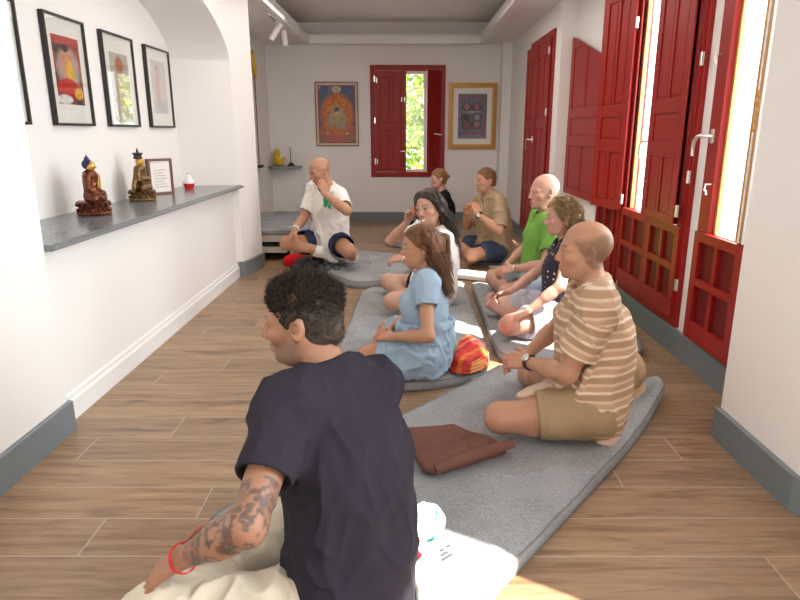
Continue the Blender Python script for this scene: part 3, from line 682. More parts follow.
MB().lathe([(.05, 0), (.055, .008), (.03, .03), (.022, .045), (0, .045)], (-1.63, 9.07, SZ), 18).build('bowl', M['black_frame'], o, smooth=True)
MB().tube([(-1.63, 9.07, SZ + .04), (-1.635, 9.07, SZ + .27)], .006, 8).build('stick', brown_frame, o)
# things hanging on the alcove wall
S = Soft(); S.u(seg((-1.915, 8.30, 2.22), (-1.90, 8.30, 2.02), .03, .05, (1, 0, 0), .5), .02).u(seg((-1.91, 8.33, 2.05), (-1.90, 8.36, 1.94), .03, .02, (1, 0, 0), .5), .02)
o = soft_obj('hanging_cloth', S, .008, mat('yellow_silk', (.72, .44, .02), .45), disp=lambda v: .006 * np.sin(v[:, 1] * 180)); tag(o, 'bright yellow cloth hanging high on the alcove wall', 'cloth')
MB().tube([(-1.905, 8.32, 1.94), (-1.905, 8.30, .86)], .007, 8).build('cord', brown_frame, o)
o = MB().box(-1.93, -1.86, 8.22, 8.38, .815, .85, .004).build('wall_bracket', M['black_frame']); tag(o, 'small dark bracket on the alcove wall near the pier', 'bracket')

# ------------------------------------------------------------------ things on the niche shelf
SH = .8155
bronze = vcol_mat('gilded_copper', .28, spec=.6); bronze.node_tree.nodes['Principled BSDF'].inputs['Metallic'].default_value = .75
bluehair = mat('blue_painted_hair', (.03, .035, .11), .4); gilt = mat('gilt_face', (.62, .36, .07), .3, .6, var=.12, vscale=60); dcopper = mat('dark_copper', (.17, .05, .025), .3, .75, var=.3, vscale=60, bump=(90, .4, .004)); abronze = mat('aged_bronze', (.20, .125, .05), .33, .8, var=.35, vscale=70, bump=(90, .5, .004))
def lotus(cx, cy, z, r, h, m, parent, sx=1):
    mb = MB(); mb.lathe([(r * .92, 0), (r * .98, h * .12), (r * .93, h * .26), (r * .80, h * .38), (r * .80, h * .62), (r * .90, h * .78), (r * .97, h * .9), (r * .86, h), (0, h)], (cx, cy, z), 32, sx)
    for row, (zz, rr) in enumerate(((.34, .88), (.74, .90))):
        for k in range(16):
            q = 2 * math.pi * (k + .5 * row) / 16; mb.ball((cx + rr * r * math.cos(q) * sx, cy + rr * r * math.sin(q), z + h * zz), (r * .11, r * .13, h * .16), 1)
    return mb.build('lotus_base', m, parent, smooth=True)
def statue(cx, cy, s, yaw, label, kind):
    o = empty('buddha_statue', (cx, cy, SH), label, 'statue'); A = rotm(yaw)
    P_ = lambda x, y, z: V3(cx, cy, SH) + A @ V3(x, y, z) * s
    lotus(cx, cy, SH, .105 * s, .085 * s, dcopper if kind == 'buddha' else abronze, o)
    S = Soft(); k = .018 * s
    S.u(seg(P_(0, .0, .115), P_(0, 0, .19), .050 * s, .040 * s, A[:, 1], 1.35), k).u(seg(P_(0, -.055, .235), P_(0, .055, .235), .026 * s), k).u(seg(P_(0, 0, .19), P_(0, 0, .235), .042 * s, .045 * s, A[:, 1], 1.3), k)
    for sd in (-1, 1):
        S.u(seg(P_(0, .035 * sd, .11), P_(.035, .105 * sd, .105), .036 * s, .024 * s), k).u(seg(P_(.035, .10 * sd, .103), P_(.065, -.02 * sd, .10), .022 * s, .015 * s), k)
        S.u(seg(P_(0, .072 * sd, .228), P_(.005, .092 * sd, .165), .020 * s, .017 * s), .01 * s)
    S.u(seg(P_(.005, .092, .165), P_(.055, .03, .13), .016 * s, .012 * s), .01 * s)
    if kind == 'buddha': S.u(seg(P_(.005, -.092, .165), P_(.062, -.085, .125), .015 * s, .011 * s), .01 * s); S.u(seg(P_(.062, -.085, .125), P_(.082, -.078, .098), .011 * s, .006 * s), .008 * s); S.u(ell(P_(.055, .0, .135), (.028 * s, .028 * s, .016 * s)), .008 * s)
    else: S.u(seg(P_(.005, -.092, .165), P_(.055, -.02, .17), .015 * s, .012 * s), .01 * s); S.u(ell(P_(.055, 0, .165), (.016 * s, .03 * s, .02 * s)), .008 * s); S.u(seg(P_(-.02, .06, .235), P_(-.03, .10, .11), .02 * s, .035 * s, A[:, 0], .6), .02 * s); S.u(seg(P_(-.02, -.06, .235), P_(-.03, -.10, .11), .02 * s, .035 * s, A[:, 0], .6), .02 * s)
    S.u(seg(P_(0, 0, .24), P_(.002, 0, .265), .018 * s), .01 * s)
    soft_obj('figure', S, .0045, dcopper if kind == 'buddha' else abronze, o, o.location, disp=lambda v: .0012 * np.sin(v[:, 2] * 420 + 6 * vnoise(v * 25)))
    S = Soft(); S.u(ell(P_(.006, 0, .297), (.032 * s, .028 * s, .036 * s)), .005).u(seg(P_(.037, 0, .300), P_(.042, 0, .289), .0045 * s), .004)
    for sd in (-1, 1): S.u(ell(P_(.0, .027 * sd, .288), (.006 * s, .005 * s, .016 * s)), .003)
    soft_obj('head', S, .0035, gilt, o, o.location)
    if kind == 'buddha':
        S = Soft(); S.u(ell(P_(-.006, 0, .307), (.034 * s, .031 * s, .032 * s), cuts=((P_(.014, 0, .308), A @ V3(.75, 0, -.66)),)), .003).u(ell(P_(-.008, 0, .340), (.015 * s, .015 * s, .014 * s)), .003).u(seg(P_(-.008, 0, .352), P_(-.008, 0, .366), .006 * s, .003 * s), .004)
        soft_obj('hair', S, .0035, bluehair, o, o.location, disp=lambda v: .001 * np.sin(v[:, 0] * 900) * np.sin(v[:, 1] * 900) * np.sin(v[:, 2] * 900))
        # gold band and robe edge
        S = Soft(); S.u(seg(P_(.042, .01, .235), P_(.047, -.035, .17), .006 * s), .004).u(seg(P_(.042, .03, .228), P_(.05, .0, .165), .020 * s, .016 * s, A[:, 0], .35), .004)
        soft_obj('robe_front', S, .0035, gilt, o, o.location)
    else:
        mb = MB(); c0 = P_(-.004, 0, .318); mb.lathe([(.032 * s, 0), (.036 * s, .006 * s), (.030 * s, .028 * s), (.042 * s, .040 * s), (.040 * s, .046 * s), (.012 * s, .048 * s), (.008 * s, .062 * s), (.004 * s, .078 * s), (0, .082 * s)], c0, 8)
        mb.build('crown', mat('dark_crown', (.05, .04, .05), .35, .5), o, smooth=False)
    return o
statue(-1.72, 3.46, .88, 12, 'gilded copper statue with blue hair on round lotus base, nearest on the shelf', 'buddha')
statue(-1.755, 4.20, .85, 12, 'dark bronze crowned statue on lotus base, in the middle of the shelf', 'guru')
# small standing frame
o = empty('standing_frame', (-1.80, 4.65, SH), 'small brown box frame with a printed card standing on the niche shelf', 'picture frame', rz=0)
fm = mat('brown_wood_frame', (.16, .06, .035), .45, var=.15, vscale=30)
rot = Matrix.Rotation(R(-38), 3, 'Z'); pv = Vector((-1.80, 4.65, SH))
f = MB()
for a in ((-.095, -.080), (.080, .095)): f.box(pv.x - .02, pv.x + .02, pv.y + a[0], pv.y + a[1], SH, SH + .255, .002, rot, pv)
f.box(pv.x - .02, pv.x + .02, pv.y - .08, pv.y + .08, SH, SH + .016, .002, rot, pv); f.box(pv.x - .02, pv.x + .02, pv.y - .08, pv.y + .08, SH + .239, SH + .255, .002, rot, pv); f.build('frame', fm, o)
MB().box(pv.x - .016, pv.x + .008, pv.y - .08, pv.y + .08, SH + .016, SH + .239, 0, rot, pv).build('card', M['paper'], o)
mb = MB()
for k in range(7): mb.box(pv.x + .008, pv.x + .0095, pv.y - .05, pv.y + .05 - .012 * (k % 3), SH + .05 + .02 * k, SH + .056 + .02 * k, 0, rot, pv)
mb.build('print', mat('faded_print', (.55, .45, .40), .8), o)
o = empty('small_bottle', (-1.765, 4.72, SH), 'tiny golden yellow bottle in front of the small standing frame', 'bottle')
MB().lathe([(.018, 0), (.020, .01), (.020, .035), (.009, .048), (0, .048)], (-1.765, 4.72, SH), 16).build('body', yel, o, smooth=True); MB().lathe([(.009, .046), (.010, .06), (0, .064)], (-1.765, 4.72, SH), 12).build('cap', gilt, o, smooth=True)
o = empty('cupcake_candle', (-1.74, 5.08, SH), 'small red and white cupcake shaped candle at the far end of the shelf', 'candle')
MB().lathe([(.032, 0), (.036, .01), (.046, .045), (.044, .046), (0, .046)], (-1.74, 5.08, SH), 20).build('cup', mat('red_cup', (.65, .02, .025), .4), o, smooth=True)
MB().lathe([(.046, .045), (.046, .055), (.034, .075), (.028, .085), (.016, .103), (.006, .115), (0, .115)], (-1.74, 5.08, SH), 20).build('topping', mat('white_wax', (.82, .76, .72), .5), o, smooth=True)
MB().ball((-1.74, 5.08, SH + .118), .007, 2).build('tip', mat('pink_tip', (.6, .2, .15), .5), o, smooth=True)

# ------------------------------------------------------------------ mats and things on the floor
def fabric(name, col, var=.22, sc=260, rough=.95, big=.10):
    m = bpy.data.materials.new(name); m.use_nodes = True; nt = m.node_tree; L = nt.links; b = nt.nodes['Principled BSDF']; b.inputs['Roughness'].default_value = rough; b.inputs['Specular IOR Level'].default_value = .15
    tc = node(nt, 'ShaderNodeTexCoord'); n = node(nt, 'ShaderNodeTexNoise'); n.inputs['Scale'].default_value = sc; n.inputs['Detail'].default_value = 3; L.new(tc.outputs['Object'], n.inputs['Vector'])
    n2 = node(nt, 'ShaderNodeTexNoise'); n2.inputs['Scale'].default_value = 5; n2.inputs['Detail'].default_value = 3; L.new(tc.outputs['Object'], n2.inputs['Vector'])
    c1 = ramp(nt, n.outputs['Fac'], [(.3, tuple(c * (1 - var) for c in col)), (.7, tuple(min(1, c * (1 + var)) for c in col))]); c2 = ramp(nt, n2.outputs['Fac'], [(.3, (1 - big,) * 3), (.7, (1 + big,) * 3)])
    mx = node(nt, 'ShaderNodeMixRGB', blend_type='MULTIPLY'); mx.inputs[0].default_value = 1; L.new(c1, mx.inputs[1]); L.new(c2, mx.inputs[2]); L.new(mx.outputs[0], b.inputs['Base Color'])
    bp = node(nt, 'ShaderNodeBump'); bp.inputs['Strength'].default_value = .25; bp.inputs['Distance'].default_value = .002; L.new(n.outputs['Fac'], bp.inputs['Height']); L.new(bp.outputs[0], b.inputs['Normal'])
    return m
M['mat_grey'] = fabric('heather_grey_cloth', (.275, .278, .286), .30, 190, big=.14); M['mat_seam'] = fabric('grey_piping', (.20, .198, .203))
def outline(poly, rad, n):
    """closed polygon with rounded corners, resampled evenly"""
    P_ = [V3(*p, 0) for p in poly]; pts = []
    for i, p in enumerate(P_):
        a, b = P_[i - 1], P_[(i + 1) % len(P_)]; r = min(rad, .45 * np.linalg.norm(a - p), .45 * np.linalg.norm(b - p)); s, e = p + nrm(a - p) * r, p + nrm(b - p) * r
        for t in np.linspace(0, 1, 9): pts.append((1 - t) ** 2 * s + 2 * t * (1 - t) * p + t * t * e)
    pts = np.array(pts + [pts[0]]); d = np.concatenate([[0], np.cumsum(np.linalg.norm(np.diff(pts, axis=0), axis=1))]); t = np.linspace(0, d[-1], n, endpoint=False)
    return np.stack([np.interp(t, d, pts[:, k]) for k in range(2)], 1)
def pad(name, poly, th, m, rad=.08, z0=0, n=300, wr=.005, sc=5, dents=(), seam=True, lift=None, seed=0, parent=None, zfun=None):
    B = outline(poly, rad, n); c = B.mean(0); rings = []; prof = [(.025, 0.0), (.006, .10), (0, .30), (0, .70), (.006, .90), (.020, .98)]
    inn = nrm2(c - B)
    nb = len(prof); K = 44; V_ = []
    tang = np.roll(B, -1, 0) - np.roll(B, 1, 0); nn = np.stack([-tang[:, 1], tang[:, 0]], 1); nn /= np.linalg.norm(nn, axis=1, keepdims=True)
    if ((c - B) * nn).sum() < 0: nn = -nn
    ks = th / .07
    for ins, z in prof: V_.append(np.concatenate([B + nn * ins * ks, np.full((n, 1), z * th)], 1))
    B2 = B + nn * .020 * ks
    for k in range(1, K + 1):
        t = (k / K) ** .9; V_.append(np.concatenate([B2 * (1 - t) + c * t * 1.0, np.full((n, 1), th)], 1))
    v = np.concatenate(V_); i = np.arange(n); F = []
    for r in range(len(V_) - 1): F.append(np.stack([r * n + i, r * n + (i + 1) % n, (r + 1) * n + (i + 1) % n, (r + 1) * n + i], 1))
    F = np.concatenate(F)
    q = np.concatenate([v[:, :2] * sc, np.full((len(v), 1), 3.3 + seed)], 1); top = sstep(.15 * th, .9 * th, v[:, 2])
    rid = 1 - np.abs(vnoise(np.concatenate([v[:, :1] * sc * 2.2 + v[:, 1:2] * sc * .8, v[:, 1:2] * sc * .9, v[:, 2:] * 0 + seed], 1)))
    rid2 = 1 - np.abs(vnoise(np.concatenate([v[:, :1] * 5 - v[:, 1:2] * 9, v[:, :1] * 7 + v[:, 1:2] * 4, v[:, 2:] * 0 + seed + 5], 1) * .6))
    v[:, 2] += top * (wr * 1.5 * vnoise(q) + wr * 1.1 * (rid ** 5) + wr * 1.1 * rid2 ** 7)
    e = np.minimum(1, np.linalg.norm(v[:, :2] - np.tile(B, (len(V_), 1)), axis=1) / .10); v[:, 2] += top * th * .14 * (sstep(0, 1, e) - .6)
    for (x, y, rr, dp) in dents: v[:, 2] -= top * dp * np.exp(-((v[:, 0] - x) ** 2 + (v[:, 1] - y) ** 2) / rr ** 2)
    if zfun is not None: v[:, 2] += zfun(v[:, 0], v[:, 1]) 
    v[:, 2] = np.maximum(v[:, 2], 0) + z0
    org = (c[0], c[1], z0) if parent is None else tuple(parent.location)
    o = link(name, pymesh(name, v, F, org), m, parent)
    if parent is None: o.location = org
    if seam:
        for frac in ((4,) if th < .03 else (4, 1)):
            ring = v[frac * n:(frac + 1) * n] + np.concatenate([-nn * .001, np.full((n, 1), .001)], 1)
            sb = MB().tube([tuple(p) for p in ring[::2]], .0034, 6, closed=True)
            bmesh.ops.translate(sb.bm, verts=sb.bm.verts, vec=-Vector(org)); me = bpy.data.meshes.new('piping'); sb.bm.to_mesh(me); sb.bm.free(); me.polygons.foreach_set('use_smooth', [True] * len(me.polygons)); link('piping', me, M['mat_seam'], o)
    return o
def nrm2(a): return a / (np.linalg.norm(a, axis=1, keepdims=True) + 1e-9)
MT = .062
curl = lambda x, y: .055 * sstep(.12, .0, np.abs((x - 1.20) * .85 - (y - 2.75) * .5) * 1.0) * sstep(2.25, 2.7, y) * sstep(.98, 1.2, x)
pad('floor_mat', [(.57, 3.21), (-.655, 1.76), (-.60, 1.45), (-.22, .98), (-.03, 1.02), (.247, 1.46), (.868, 2.235), (1.23, 2.74), (1.24, 2.90)], MT, M['mat_grey'], .10, sc=4, wr=.005, zfun=curl, seed=1)
tag(bpy.data.objects['floor_mat'], 'large grey padded mat in the foreground under the man in navy shirt', 'mat', 'grey floor mats')
def mat_(poly, label, seed, rad=.10, th=MT, **k):
    o = pad('floor_mat', poly, th, M['mat_grey'], rad, seed=seed, sc=4, **k); tag(o, label, 'mat', 'grey floor mats')
mat_([(-.40, 2.98), (-.345, 4.84), (.47, 5.10), (.485, 4.9), (.47, 3.29), (.41, 3.03), (.12, 2.90), (-.30, 2.88)], 'grey padded mat under the woman in blue dress', 2)
mat_([(.54, 5.05), (.515, 3.38), (.58, 3.23), (.87, 3.19), (1.34, 3.33), (1.42, 3.6), (1.36, 5.0)], 'grey padded mat under the man in green shirt', 3)
mat_([(-.87, 5.92), (-.66, 5.34), (-.415, 4.98), (-.07, 5.20), (.06, 5.65), (.06, 6.26), (-.6, 6.55), (-.85, 6.3)], 'rounded grey padded mat in front of the man in white shirt', 4, .28, wr=.007)
mat_([(-.26, 7.12), (-.05, 6.86), (.62, 6.80), (.66, 7.6), (-.2, 7.7)], 'grey padded mat under the woman in black top', 5, .14)
# low bench with mattress at the far left
bench = empty('low_bench', (-1.45, 6.9, 0), 'low pale wooden storage bench with open compartment behind the left pier', 'bench')
bw = mat('pale_laminate', (.55, .50, .42), .5, var=.06, vscale=5)
b = MB(); b.box(-1.90, -.98, 6.20, 7.76, .195, .262, .003); b.box(-1.90, -1.20, 6.20, 7.76, .085, .14, .003); b.build('board', bw, bench)
b = MB(); b.box(-1.17, -1.145, 6.22, 7.76, 0, .195); b.box(-1.90, -1.88, 6.22, 7.76, 0, .195); b.box(-1.0, -.98, 6.5, 7.76, 0, .195); b.box(-1.90, -.98, 7.74, 7.76, 0, .195); b.build('side_panel', bw, bench)
MB().tube([(-1.235, 6.20, .238), (-1.235, 6.175, .238), (-1.215, 6.175, .238), (-1.215, 6.20, .238)], .006, 8).build('ring_pull', M['black_frame'], bench, smooth=True)
o = pad('mattress', [(-1.895, 6.20), (-.98, 6.20), (-.98, 7.76), (-1.895, 7.76)], .045, M['mat_grey'], .06, z0=.263, wr=.003, seed=9); tag(o, 'flat grey mattress lying on the low bench', 'mattress')
# brown folded cushion cover on the foreground mat
ch = fabric('brown_canvas', (.15, .068, .052), .10, 500, .8)
o = pad('folded_cover', [(-.005, 2.32), (.19, 2.36), (.33, 2.20), (.39, 2.15), (.10, 1.96), (.055, 1.98)], .030, ch, .02, z0=MT + .006, wr=.004, sc=7, seam=False, seed=3, zfun=lambda x, y: .022 * sstep(.10, .0, np.abs((x - .10) * .65 - (y - 2.02) * .76)))
tag(o, 'brown canvas cushion cover lying flat on the foreground mat', 'cushion cover')
mb = MB().tube([(.10, 1.97, MT + .042), (.19, 2.025, MT + .048), (.29, 2.085, MT + .050), (.405, 2.15, MT + .052)], [.018, .022, .022, .018], 12); mb.build('rolled_edge', ch, o, smooth=True)
# red and orange striped folded cloth behind the woman in blue
def stripes_mat(name, cols, scale, axis, warp=.02, attr=None):
    m = bpy.data.materials.new(name); m.use_nodes = True; nt = m.node_tree; L = nt.links; b = nt.nodes['Principled BSDF']; b.inputs['Roughness'].default_value = .8
    tc = node(nt, 'ShaderNodeTexCoord'); 
    if attr: a = node(nt, 'ShaderNodeAttribute'); a.attribute_name = attr; src = a.outputs['Fac']
    else:
        sp = node(nt, 'ShaderNodeSeparateXYZ'); mp = node(nt, 'ShaderNodeMapping'); mp.inputs['Rotation'].default_value = (0, 0, axis); L.new(tc.outputs['Object'], mp.inputs[0]); L.new(mp.outputs[0], sp.inputs[0]); src = sp.outputs[0]
    t = mathn(nt, 'FRACT', mathn(nt, 'MULTIPLY', src, scale)); r = node(nt, 'ShaderNodeValToRGB'); r.color_ramp.interpolation = 'LINEAR' if attr else 'CONSTANT'; e = r.color_ramp.elements
    while len(e) < len(cols): e.new(.5)
    for x, (p, c_) in zip(e, cols): x.position = p; x.color = (*c_, 1)
    L.new(t, r.inputs[0]); L.new(r.outputs[0], b.inputs['Base Color']); return m
red_cloth = stripes_mat('red_orange_weave', [(0, (.55, .03, .02)), (.18, (.70, .16, .03)), (.30, (.60, .05, .03)), (.45, (.72, .30, .10)), (.58, (.50, .02, .02)), (.72, (.66, .12, .05)), (.86, (.42, .015, .02))], 4.5, R(35))
o = None
for k in range(5):
    dx = .012 * k; c0 = pad('cloth_fold' if k else 'folded_blanket', [(.215 + .6 * dx, 2.985 + .008 * k), (.31, 2.955), (.43 - dx, 3.05), (.46 - dx, 3.28), (.40 - dx, 3.41), (.30, 3.36 - dx)], .016, red_cloth, .05, z0=MT + .004 + .0145 * k, wr=.006, sc=12, seam=False, seed=20 + k, n=120, parent=o)
    if k == 0: o = c0; tag(o, 'folded red and orange striped blanket behind the woman in blue dress', 'blanket')

# ------------------------------------------------------------------ small things on the floor
# open notebook in the sun
o = empty('notebook', (.61, 5.43, .0), 'thick notebook with white pages lying open on the floor before the man in beige shirt', 'book')
rot = Matrix.Rotation(R(-28), 3, 'Z'); pv = Vector((.61, 5.43, 0))
MB().box(pv.x - .19, pv.x + .19, pv.y - .13, pv.y + .13, .002, .012, .003, rot, pv).build('cover', mat('brown_cover', (.22, .10, .045), .6), o)
MB().box(pv.x - .18, pv.x + .18, pv.y - .122, pv.y + .122, .0125, .042, .004, rot, pv).build('pages', mat('white_pages', (.80, .78, .73), .7), o)
o = MB().box(.80, .90, 5.86, 5.93, .001, .014, .003).build('paper_card', mat('pale_card', (.75, .72, .70), .5)); tag(o, 'small pale card on the floor beside the man in beige shirt', 'card')
pouch = fabric('purple_cloth', (.10, .05, .17), .2, 200, .8)
S = Soft(); S.u(ell((.915, 5.30, .075), (.10, .05, .085)), .02).u(seg((.84, 5.30, .02), (.99, 5.30, .02), .03), .03)
o = soft_obj('pouch', S, .009, pouch, disp=lambda v: .006 * vnoise(v * 25), origin=(.915, 5.30, 0)); tag(o, 'dark purple cloth pouch beside the man in green shirt', 'bag')
mb = MB()
for k in range(2): mb.tube([(.84 + .012 * k, 5.243, .09 - .03 * k), (.915, 5.236, .095 - .03 * k), (.985, 5.243, .09 - .03 * k)], .007, 6)
mb.build('trim_band', mat('bright_violet', (.22, .05, .55), .6), o)
# beige cap behind the man in striped shirt
cap = empty('baseball_cap', (1.06, 2.76, MT), 'beige baseball cap lying on the mat behind the man in striped shirt', 'cap', )
capm = fabric('beige_twill', (.42, .29, .17), .12, 400, .8)
S = Soft(); Rc = rotm(-62, 50, 0); cc = V3(1.03, 2.76, MT + .115)
S.u(ell(cc, (.105, .085, .10), Rc, cuts=((cc, -Rc[:, 2]),)), .004); S.sub(ell(cc, (.092, .072, .087), Rc), .003); soft_obj('crown', S, .006, capm, cap, cap.location)
S = Soft(); bc = cc + Rc @ V3(.085, 0, .0)
S.u(ell(bc + Rc @ V3(.02, 0, -.005), (.095, .082, .03), Rc, cuts=((bc + Rc @ V3(0, 0, .018), Rc[:, 2]), (bc + Rc @ V3(0, 0, .010), -Rc[:, 2]), (bc + Rc @ V3(.0, 0, 0), Rc @ V3(-1, 0, 0)))), .002); soft_obj('brim', S, .004, capm, cap, cap.location)
# red cushion and black bag by the man in white
redc = fabric('red_cloth', (.62, .012, .02), .08, 300, .8)
o = pad('cushion', [(-1.20, 5.90), (-1.0, 5.92), (-.98, 6.10), (-1.19, 6.12)], .10, redc, .09, wr=.004, seed=31, seam=False, n=140); tag(o, 'bright red cushion under the leg of the man in white shirt', 'cushion')
S = Soft(); S.u(ell((-.93, 5.86, .055), (.14, .07, .05)), .03).u(ell((-.85, 5.86, .065), (.07, .06, .05)), .03).u(ell((-1.0, 5.80, .025), (.10, .04, .025)), .03)
o = soft_obj('crumpled_bag', S, .009, mat('black_nylon', (.025, .025, .028), .38, var=.4, vscale=40), disp=lambda v: .016 * (1 - np.abs(vnoise(v * 22))) - .008, origin=(-.93, 5.86, 0)); tag(o, 'crumpled black nylon bag on the floor beside the red cushion', 'bag')
strap = empty('sunglasses', (-.66, 5.48, MT + .004), 'black sunglasses lying on the rounded mat beside the black bag', 'sunglasses')
mb = MB(); 
for k, xx in ((0, -.70), (1, -.62)): mb.tube([(xx + .032 * math.cos(q), 5.46 + .012 * math.sin(q), MT + .036 + .026 * math.sin(q)) for q in np.linspace(0, 2 * math.pi, 16, endpoint=False)], .006, 6, closed=True)
mb.tube([(-.668, 5.46, MT + .045), (-.652, 5.46, MT + .045)], .005, 6); mb.build('rim', M['black'], strap, smooth=True)
for xx, x2 in ((-.733, -.73), (-.587, -.55)): MB().tube([(xx, 5.46, MT + .04), (x2, 5.52, MT + .034), (x2 + .01, 5.55, MT + .016)], .005, 6).build('temple', M['black'], strap, smooth=True)
# bundle, cloth and cushion behind the man in navy
teal = bpy.data.materials.new('turquoise_white_print'); teal.use_nodes = True; nt = teal.node_tree; b_ = nt.nodes['Principled BSDF']; b_.inputs['Roughness'].default_value = .7
tc = node(nt, 'ShaderNodeTexCoord'); n_ = node(nt, 'ShaderNodeTexNoise'); n_.inputs['Scale'].default_value = 14; nt.links.new(tc.outputs['Object'], n_.inputs['Vector']); nt.links.new(ramp(nt, n_.outputs['Fac'], [(.40, (.78, .84, .84)), (.52, (.72, .84, .84)), (.60, (.03, .55, .58)), (.8, (.02, .45, .52))]), b_.inputs['Base Color'])
S = Soft(); S.u(ell((.055, 1.66, MT + .05), (.062, .055, .052)), .02).u(ell((.01, 1.60, MT + .035), (.05, .05, .035)), .02)
o = soft_obj('cloth_bundle', S, .006, teal, disp=lambda v: .009 * (1 - np.abs(vnoise(v * 30))) - .004, origin=(.05, 1.64, MT)); tag(o, 'small turquoise and white cloth bundle behind the man in navy shirt', 'cloth')
S = Soft(); S.u(seg((.0, 1.575, MT + .018), (.035, 1.545, MT + .016), .016, .012), .01); o = soft_obj('red_scrap', S, .004, redc, disp=lambda v: .004 * vnoise(v * 60)); tag(o, 'small red cloth scrap below the turquoise bundle', 'cloth')
wc = fabric('white_cotton', (.78, .77, .75), .05, 300, .9)
o = pad('folded_garment', [(.02, 1.50), (.10, 1.60), (.20, 1.55), (.22, 1.44), (.14, 1.30), (.03, 1.33)], .022, wc, .04, z0=MT + .008, wr=.007, sc=14, seam=False, seed=41, n=140); tag(o, 'crumpled white cotton garment in the sun on the foreground mat', 'garment')
mb = MB()
for k in range(3):
    mb.box(.105 + .016 * k, .114 + .016 * k, 1.535 - .012 * k, 1.575 - .012 * k, MT + .034, MT + .0355, 0, Matrix.Rotation(R(-48), 3, 'Z'), (.11, 1.55, MT))
mb.build('printed_mark', mat('dark_print', (.05, .06, .07), .7), o)
# garden outside the back window
lm = bpy.data.materials.new('sunlit_leaves'); lm.use_nodes = True; nt = lm.node_tree; b_ = nt.nodes['Principled BSDF']; b_.inputs['Roughness'].default_value = .6; b_.inputs['Transmission Weight'].default_value = 0
oi = node(nt, 'ShaderNodeAttribute'); oi.attribute_name = 'Col'; nt.links.new(oi.outputs['Color'], b_.inputs['Base Color'])
def tree(x, y, h, r, seed, label):
    o = empty('tree', (x, y, 0), label, 'tree'); rs = np.random.RandomState(seed)
    MB().tube([(x, y, 0), (x + .05, y, h * .4), (x - .04, y + .05, h * .75)], [.07, .05, .03], 8).build('trunk', mat('bark', (.30, .21, .13), .9, var=.3, vscale=20), o)
    n = 2600; c = rs.normal(size=(n, 3)); c /= np.linalg.norm(c, axis=1, keepdims=True); c *= (rs.rand(n, 1) ** .4) * np.array([[r, r * .8, h * .46]]); c += np.array([x, y, h * .50])
    a = nrm2(rs.normal(size=(n, 3))); b = nrm2(np.cross(a, rs.normal(size=(n, 3)))); s = (.05 + .05 * rs.rand(n, 1))
    v = np.stack([c - a * s, c + b * s * .5, c + a * s, c - b * s * .5], 1).reshape(-1, 3); F = np.arange(4 * n).reshape(-1, 4)
    g = rs.rand(n, 1); col = np.repeat(np.array([[.16, .34, .02]]) * (1 - g) + np.array([[.55, .62, .10]]) * g, 4, 0)
    me = pymesh('foliage', v, F, (x, y, 0), col, smooth=False); link('foliage', me, lm, o)
tree(.35, 11.6, 3.3, 1.0, 3, 'leafy green tree seen through the red back window'); 

# ------------------------------------------------------------------ people
def skin_mat(): 
    m = vcol_mat('skin', .48, bump=(220, .12, .001), spec=.35, sss=.12); return m
M['skin'] = skin_mat()
def cloth(name, col, var=.08, sc=380, rough=.9): 
    return fabric(name, col, var, sc, rough, big=.05)
def hair_mat(name, dark, lightc, rough=.42, attr=True):
    m = bpy.data.materials.new(name); m.use_nodes = True; nt = m.node_tree; b = nt.nodes['Principled BSDF']; b.inputs['Roughness'].default_value = rough + .12; b.inputs['Specular IOR Level'].default_value = .25
    a = node(nt, 'ShaderNodeAttribute'); a.attribute_name = 'tone'; r = ramp(nt, a.outputs['Fac'], [(0, dark), (1, lightc)]); nt.links.new(r, b.inputs['Base Color']); return m
def ik(r, t, l1, l2, pole):
    d = t - r; D = np.linalg.norm(d); mx = (l1 + l2) * .995
    if D > mx: t = r + d / D * mx; D = mx
    dn = nrm(t - r); a = (l1 * l1 - l2 * l2 + D * D) / (2 * D); h = math.sqrt(max(0, l1 * l1 - a * a)); pl = V3(*pole); pl = nrm(pl - dn * (pl @ dn)); return r + dn * a + pl * h, t
def rot_about(v, ax, deg):
    ax = nrm(ax); a = R(deg); return v * math.cos(a) + np.cross(ax, v) * math.sin(a) + ax * (ax @ v) * (1 - math.cos(a))
def hand_ops(w, d, n, side, curl=(18, 28, 18), s=1, spread=4, thumb=(.55, .35), k=.007, curls=None):
    """w wrist, d finger direction, n palm normal, side +1 left -1 right; returns list of (prim,k)"""
    d = nrm(np.asarray(d, float)); n = np.asarray(n, float); n = nrm(n - d * (n @ d)); lat = np.cross(n, d) * side; out = []
    offs = (.031, .0105, -.0105, -.030); kn = []
    for i, o in enumerate(offs):
        p = w + (d * (.088 - .004 * abs(i - 1) - (.004 if i == 3 else 0)) + lat * o) * s; kn.append(p)
        out.append((seg(w + (d * .008 + lat * o * .55) * s, p, .0155 * s, .0120 * s, n, .82), .013))
    L_ = ((.043, .025, .021), (.047, .029, .022), (.044, .027, .022), (.034, .020, .019)); rr = (.0090, .0092, .0088, .0078)
    for i in range(4):
        c = curls[i] if curls else curl; p = kn[i]; ax = np.cross(d, n); dd = rot_about(d, n, -side * spread * (1.2 - i * .8)); ang = 0
        for j in range(3):
            ang += c[j] * (1 + .06 * i); v = rot_about(dd, ax, ang); q = p + v * L_[i][j] * s; out.append((seg(p, q, (rr[i] - .0007 * j) * s, (rr[i] - .0007 * (j + 1)) * s), .004 if j == 0 else .002)); p = q
    a, b = thumb; p = w + (d * .016 + lat * .020 + n * .004) * s
    for (v, l, r0, r1) in ((nrm(d * .62 + lat * .72 + n * .30 * b), .046, .0155, .0125), (nrm(d * .85 + lat * a + n * b), .033, .0115, .0098), (nrm(d * .95 + lat * (a - .3) + n * b * 1.3), .027, .0098, .0078)):
        q = p + v * l * s; out.append((seg(p, q, r0 * s, r1 * s), .008 if r0 > .012 else .003)); p = q
    return out
EYE = (.079, .0315, .000)
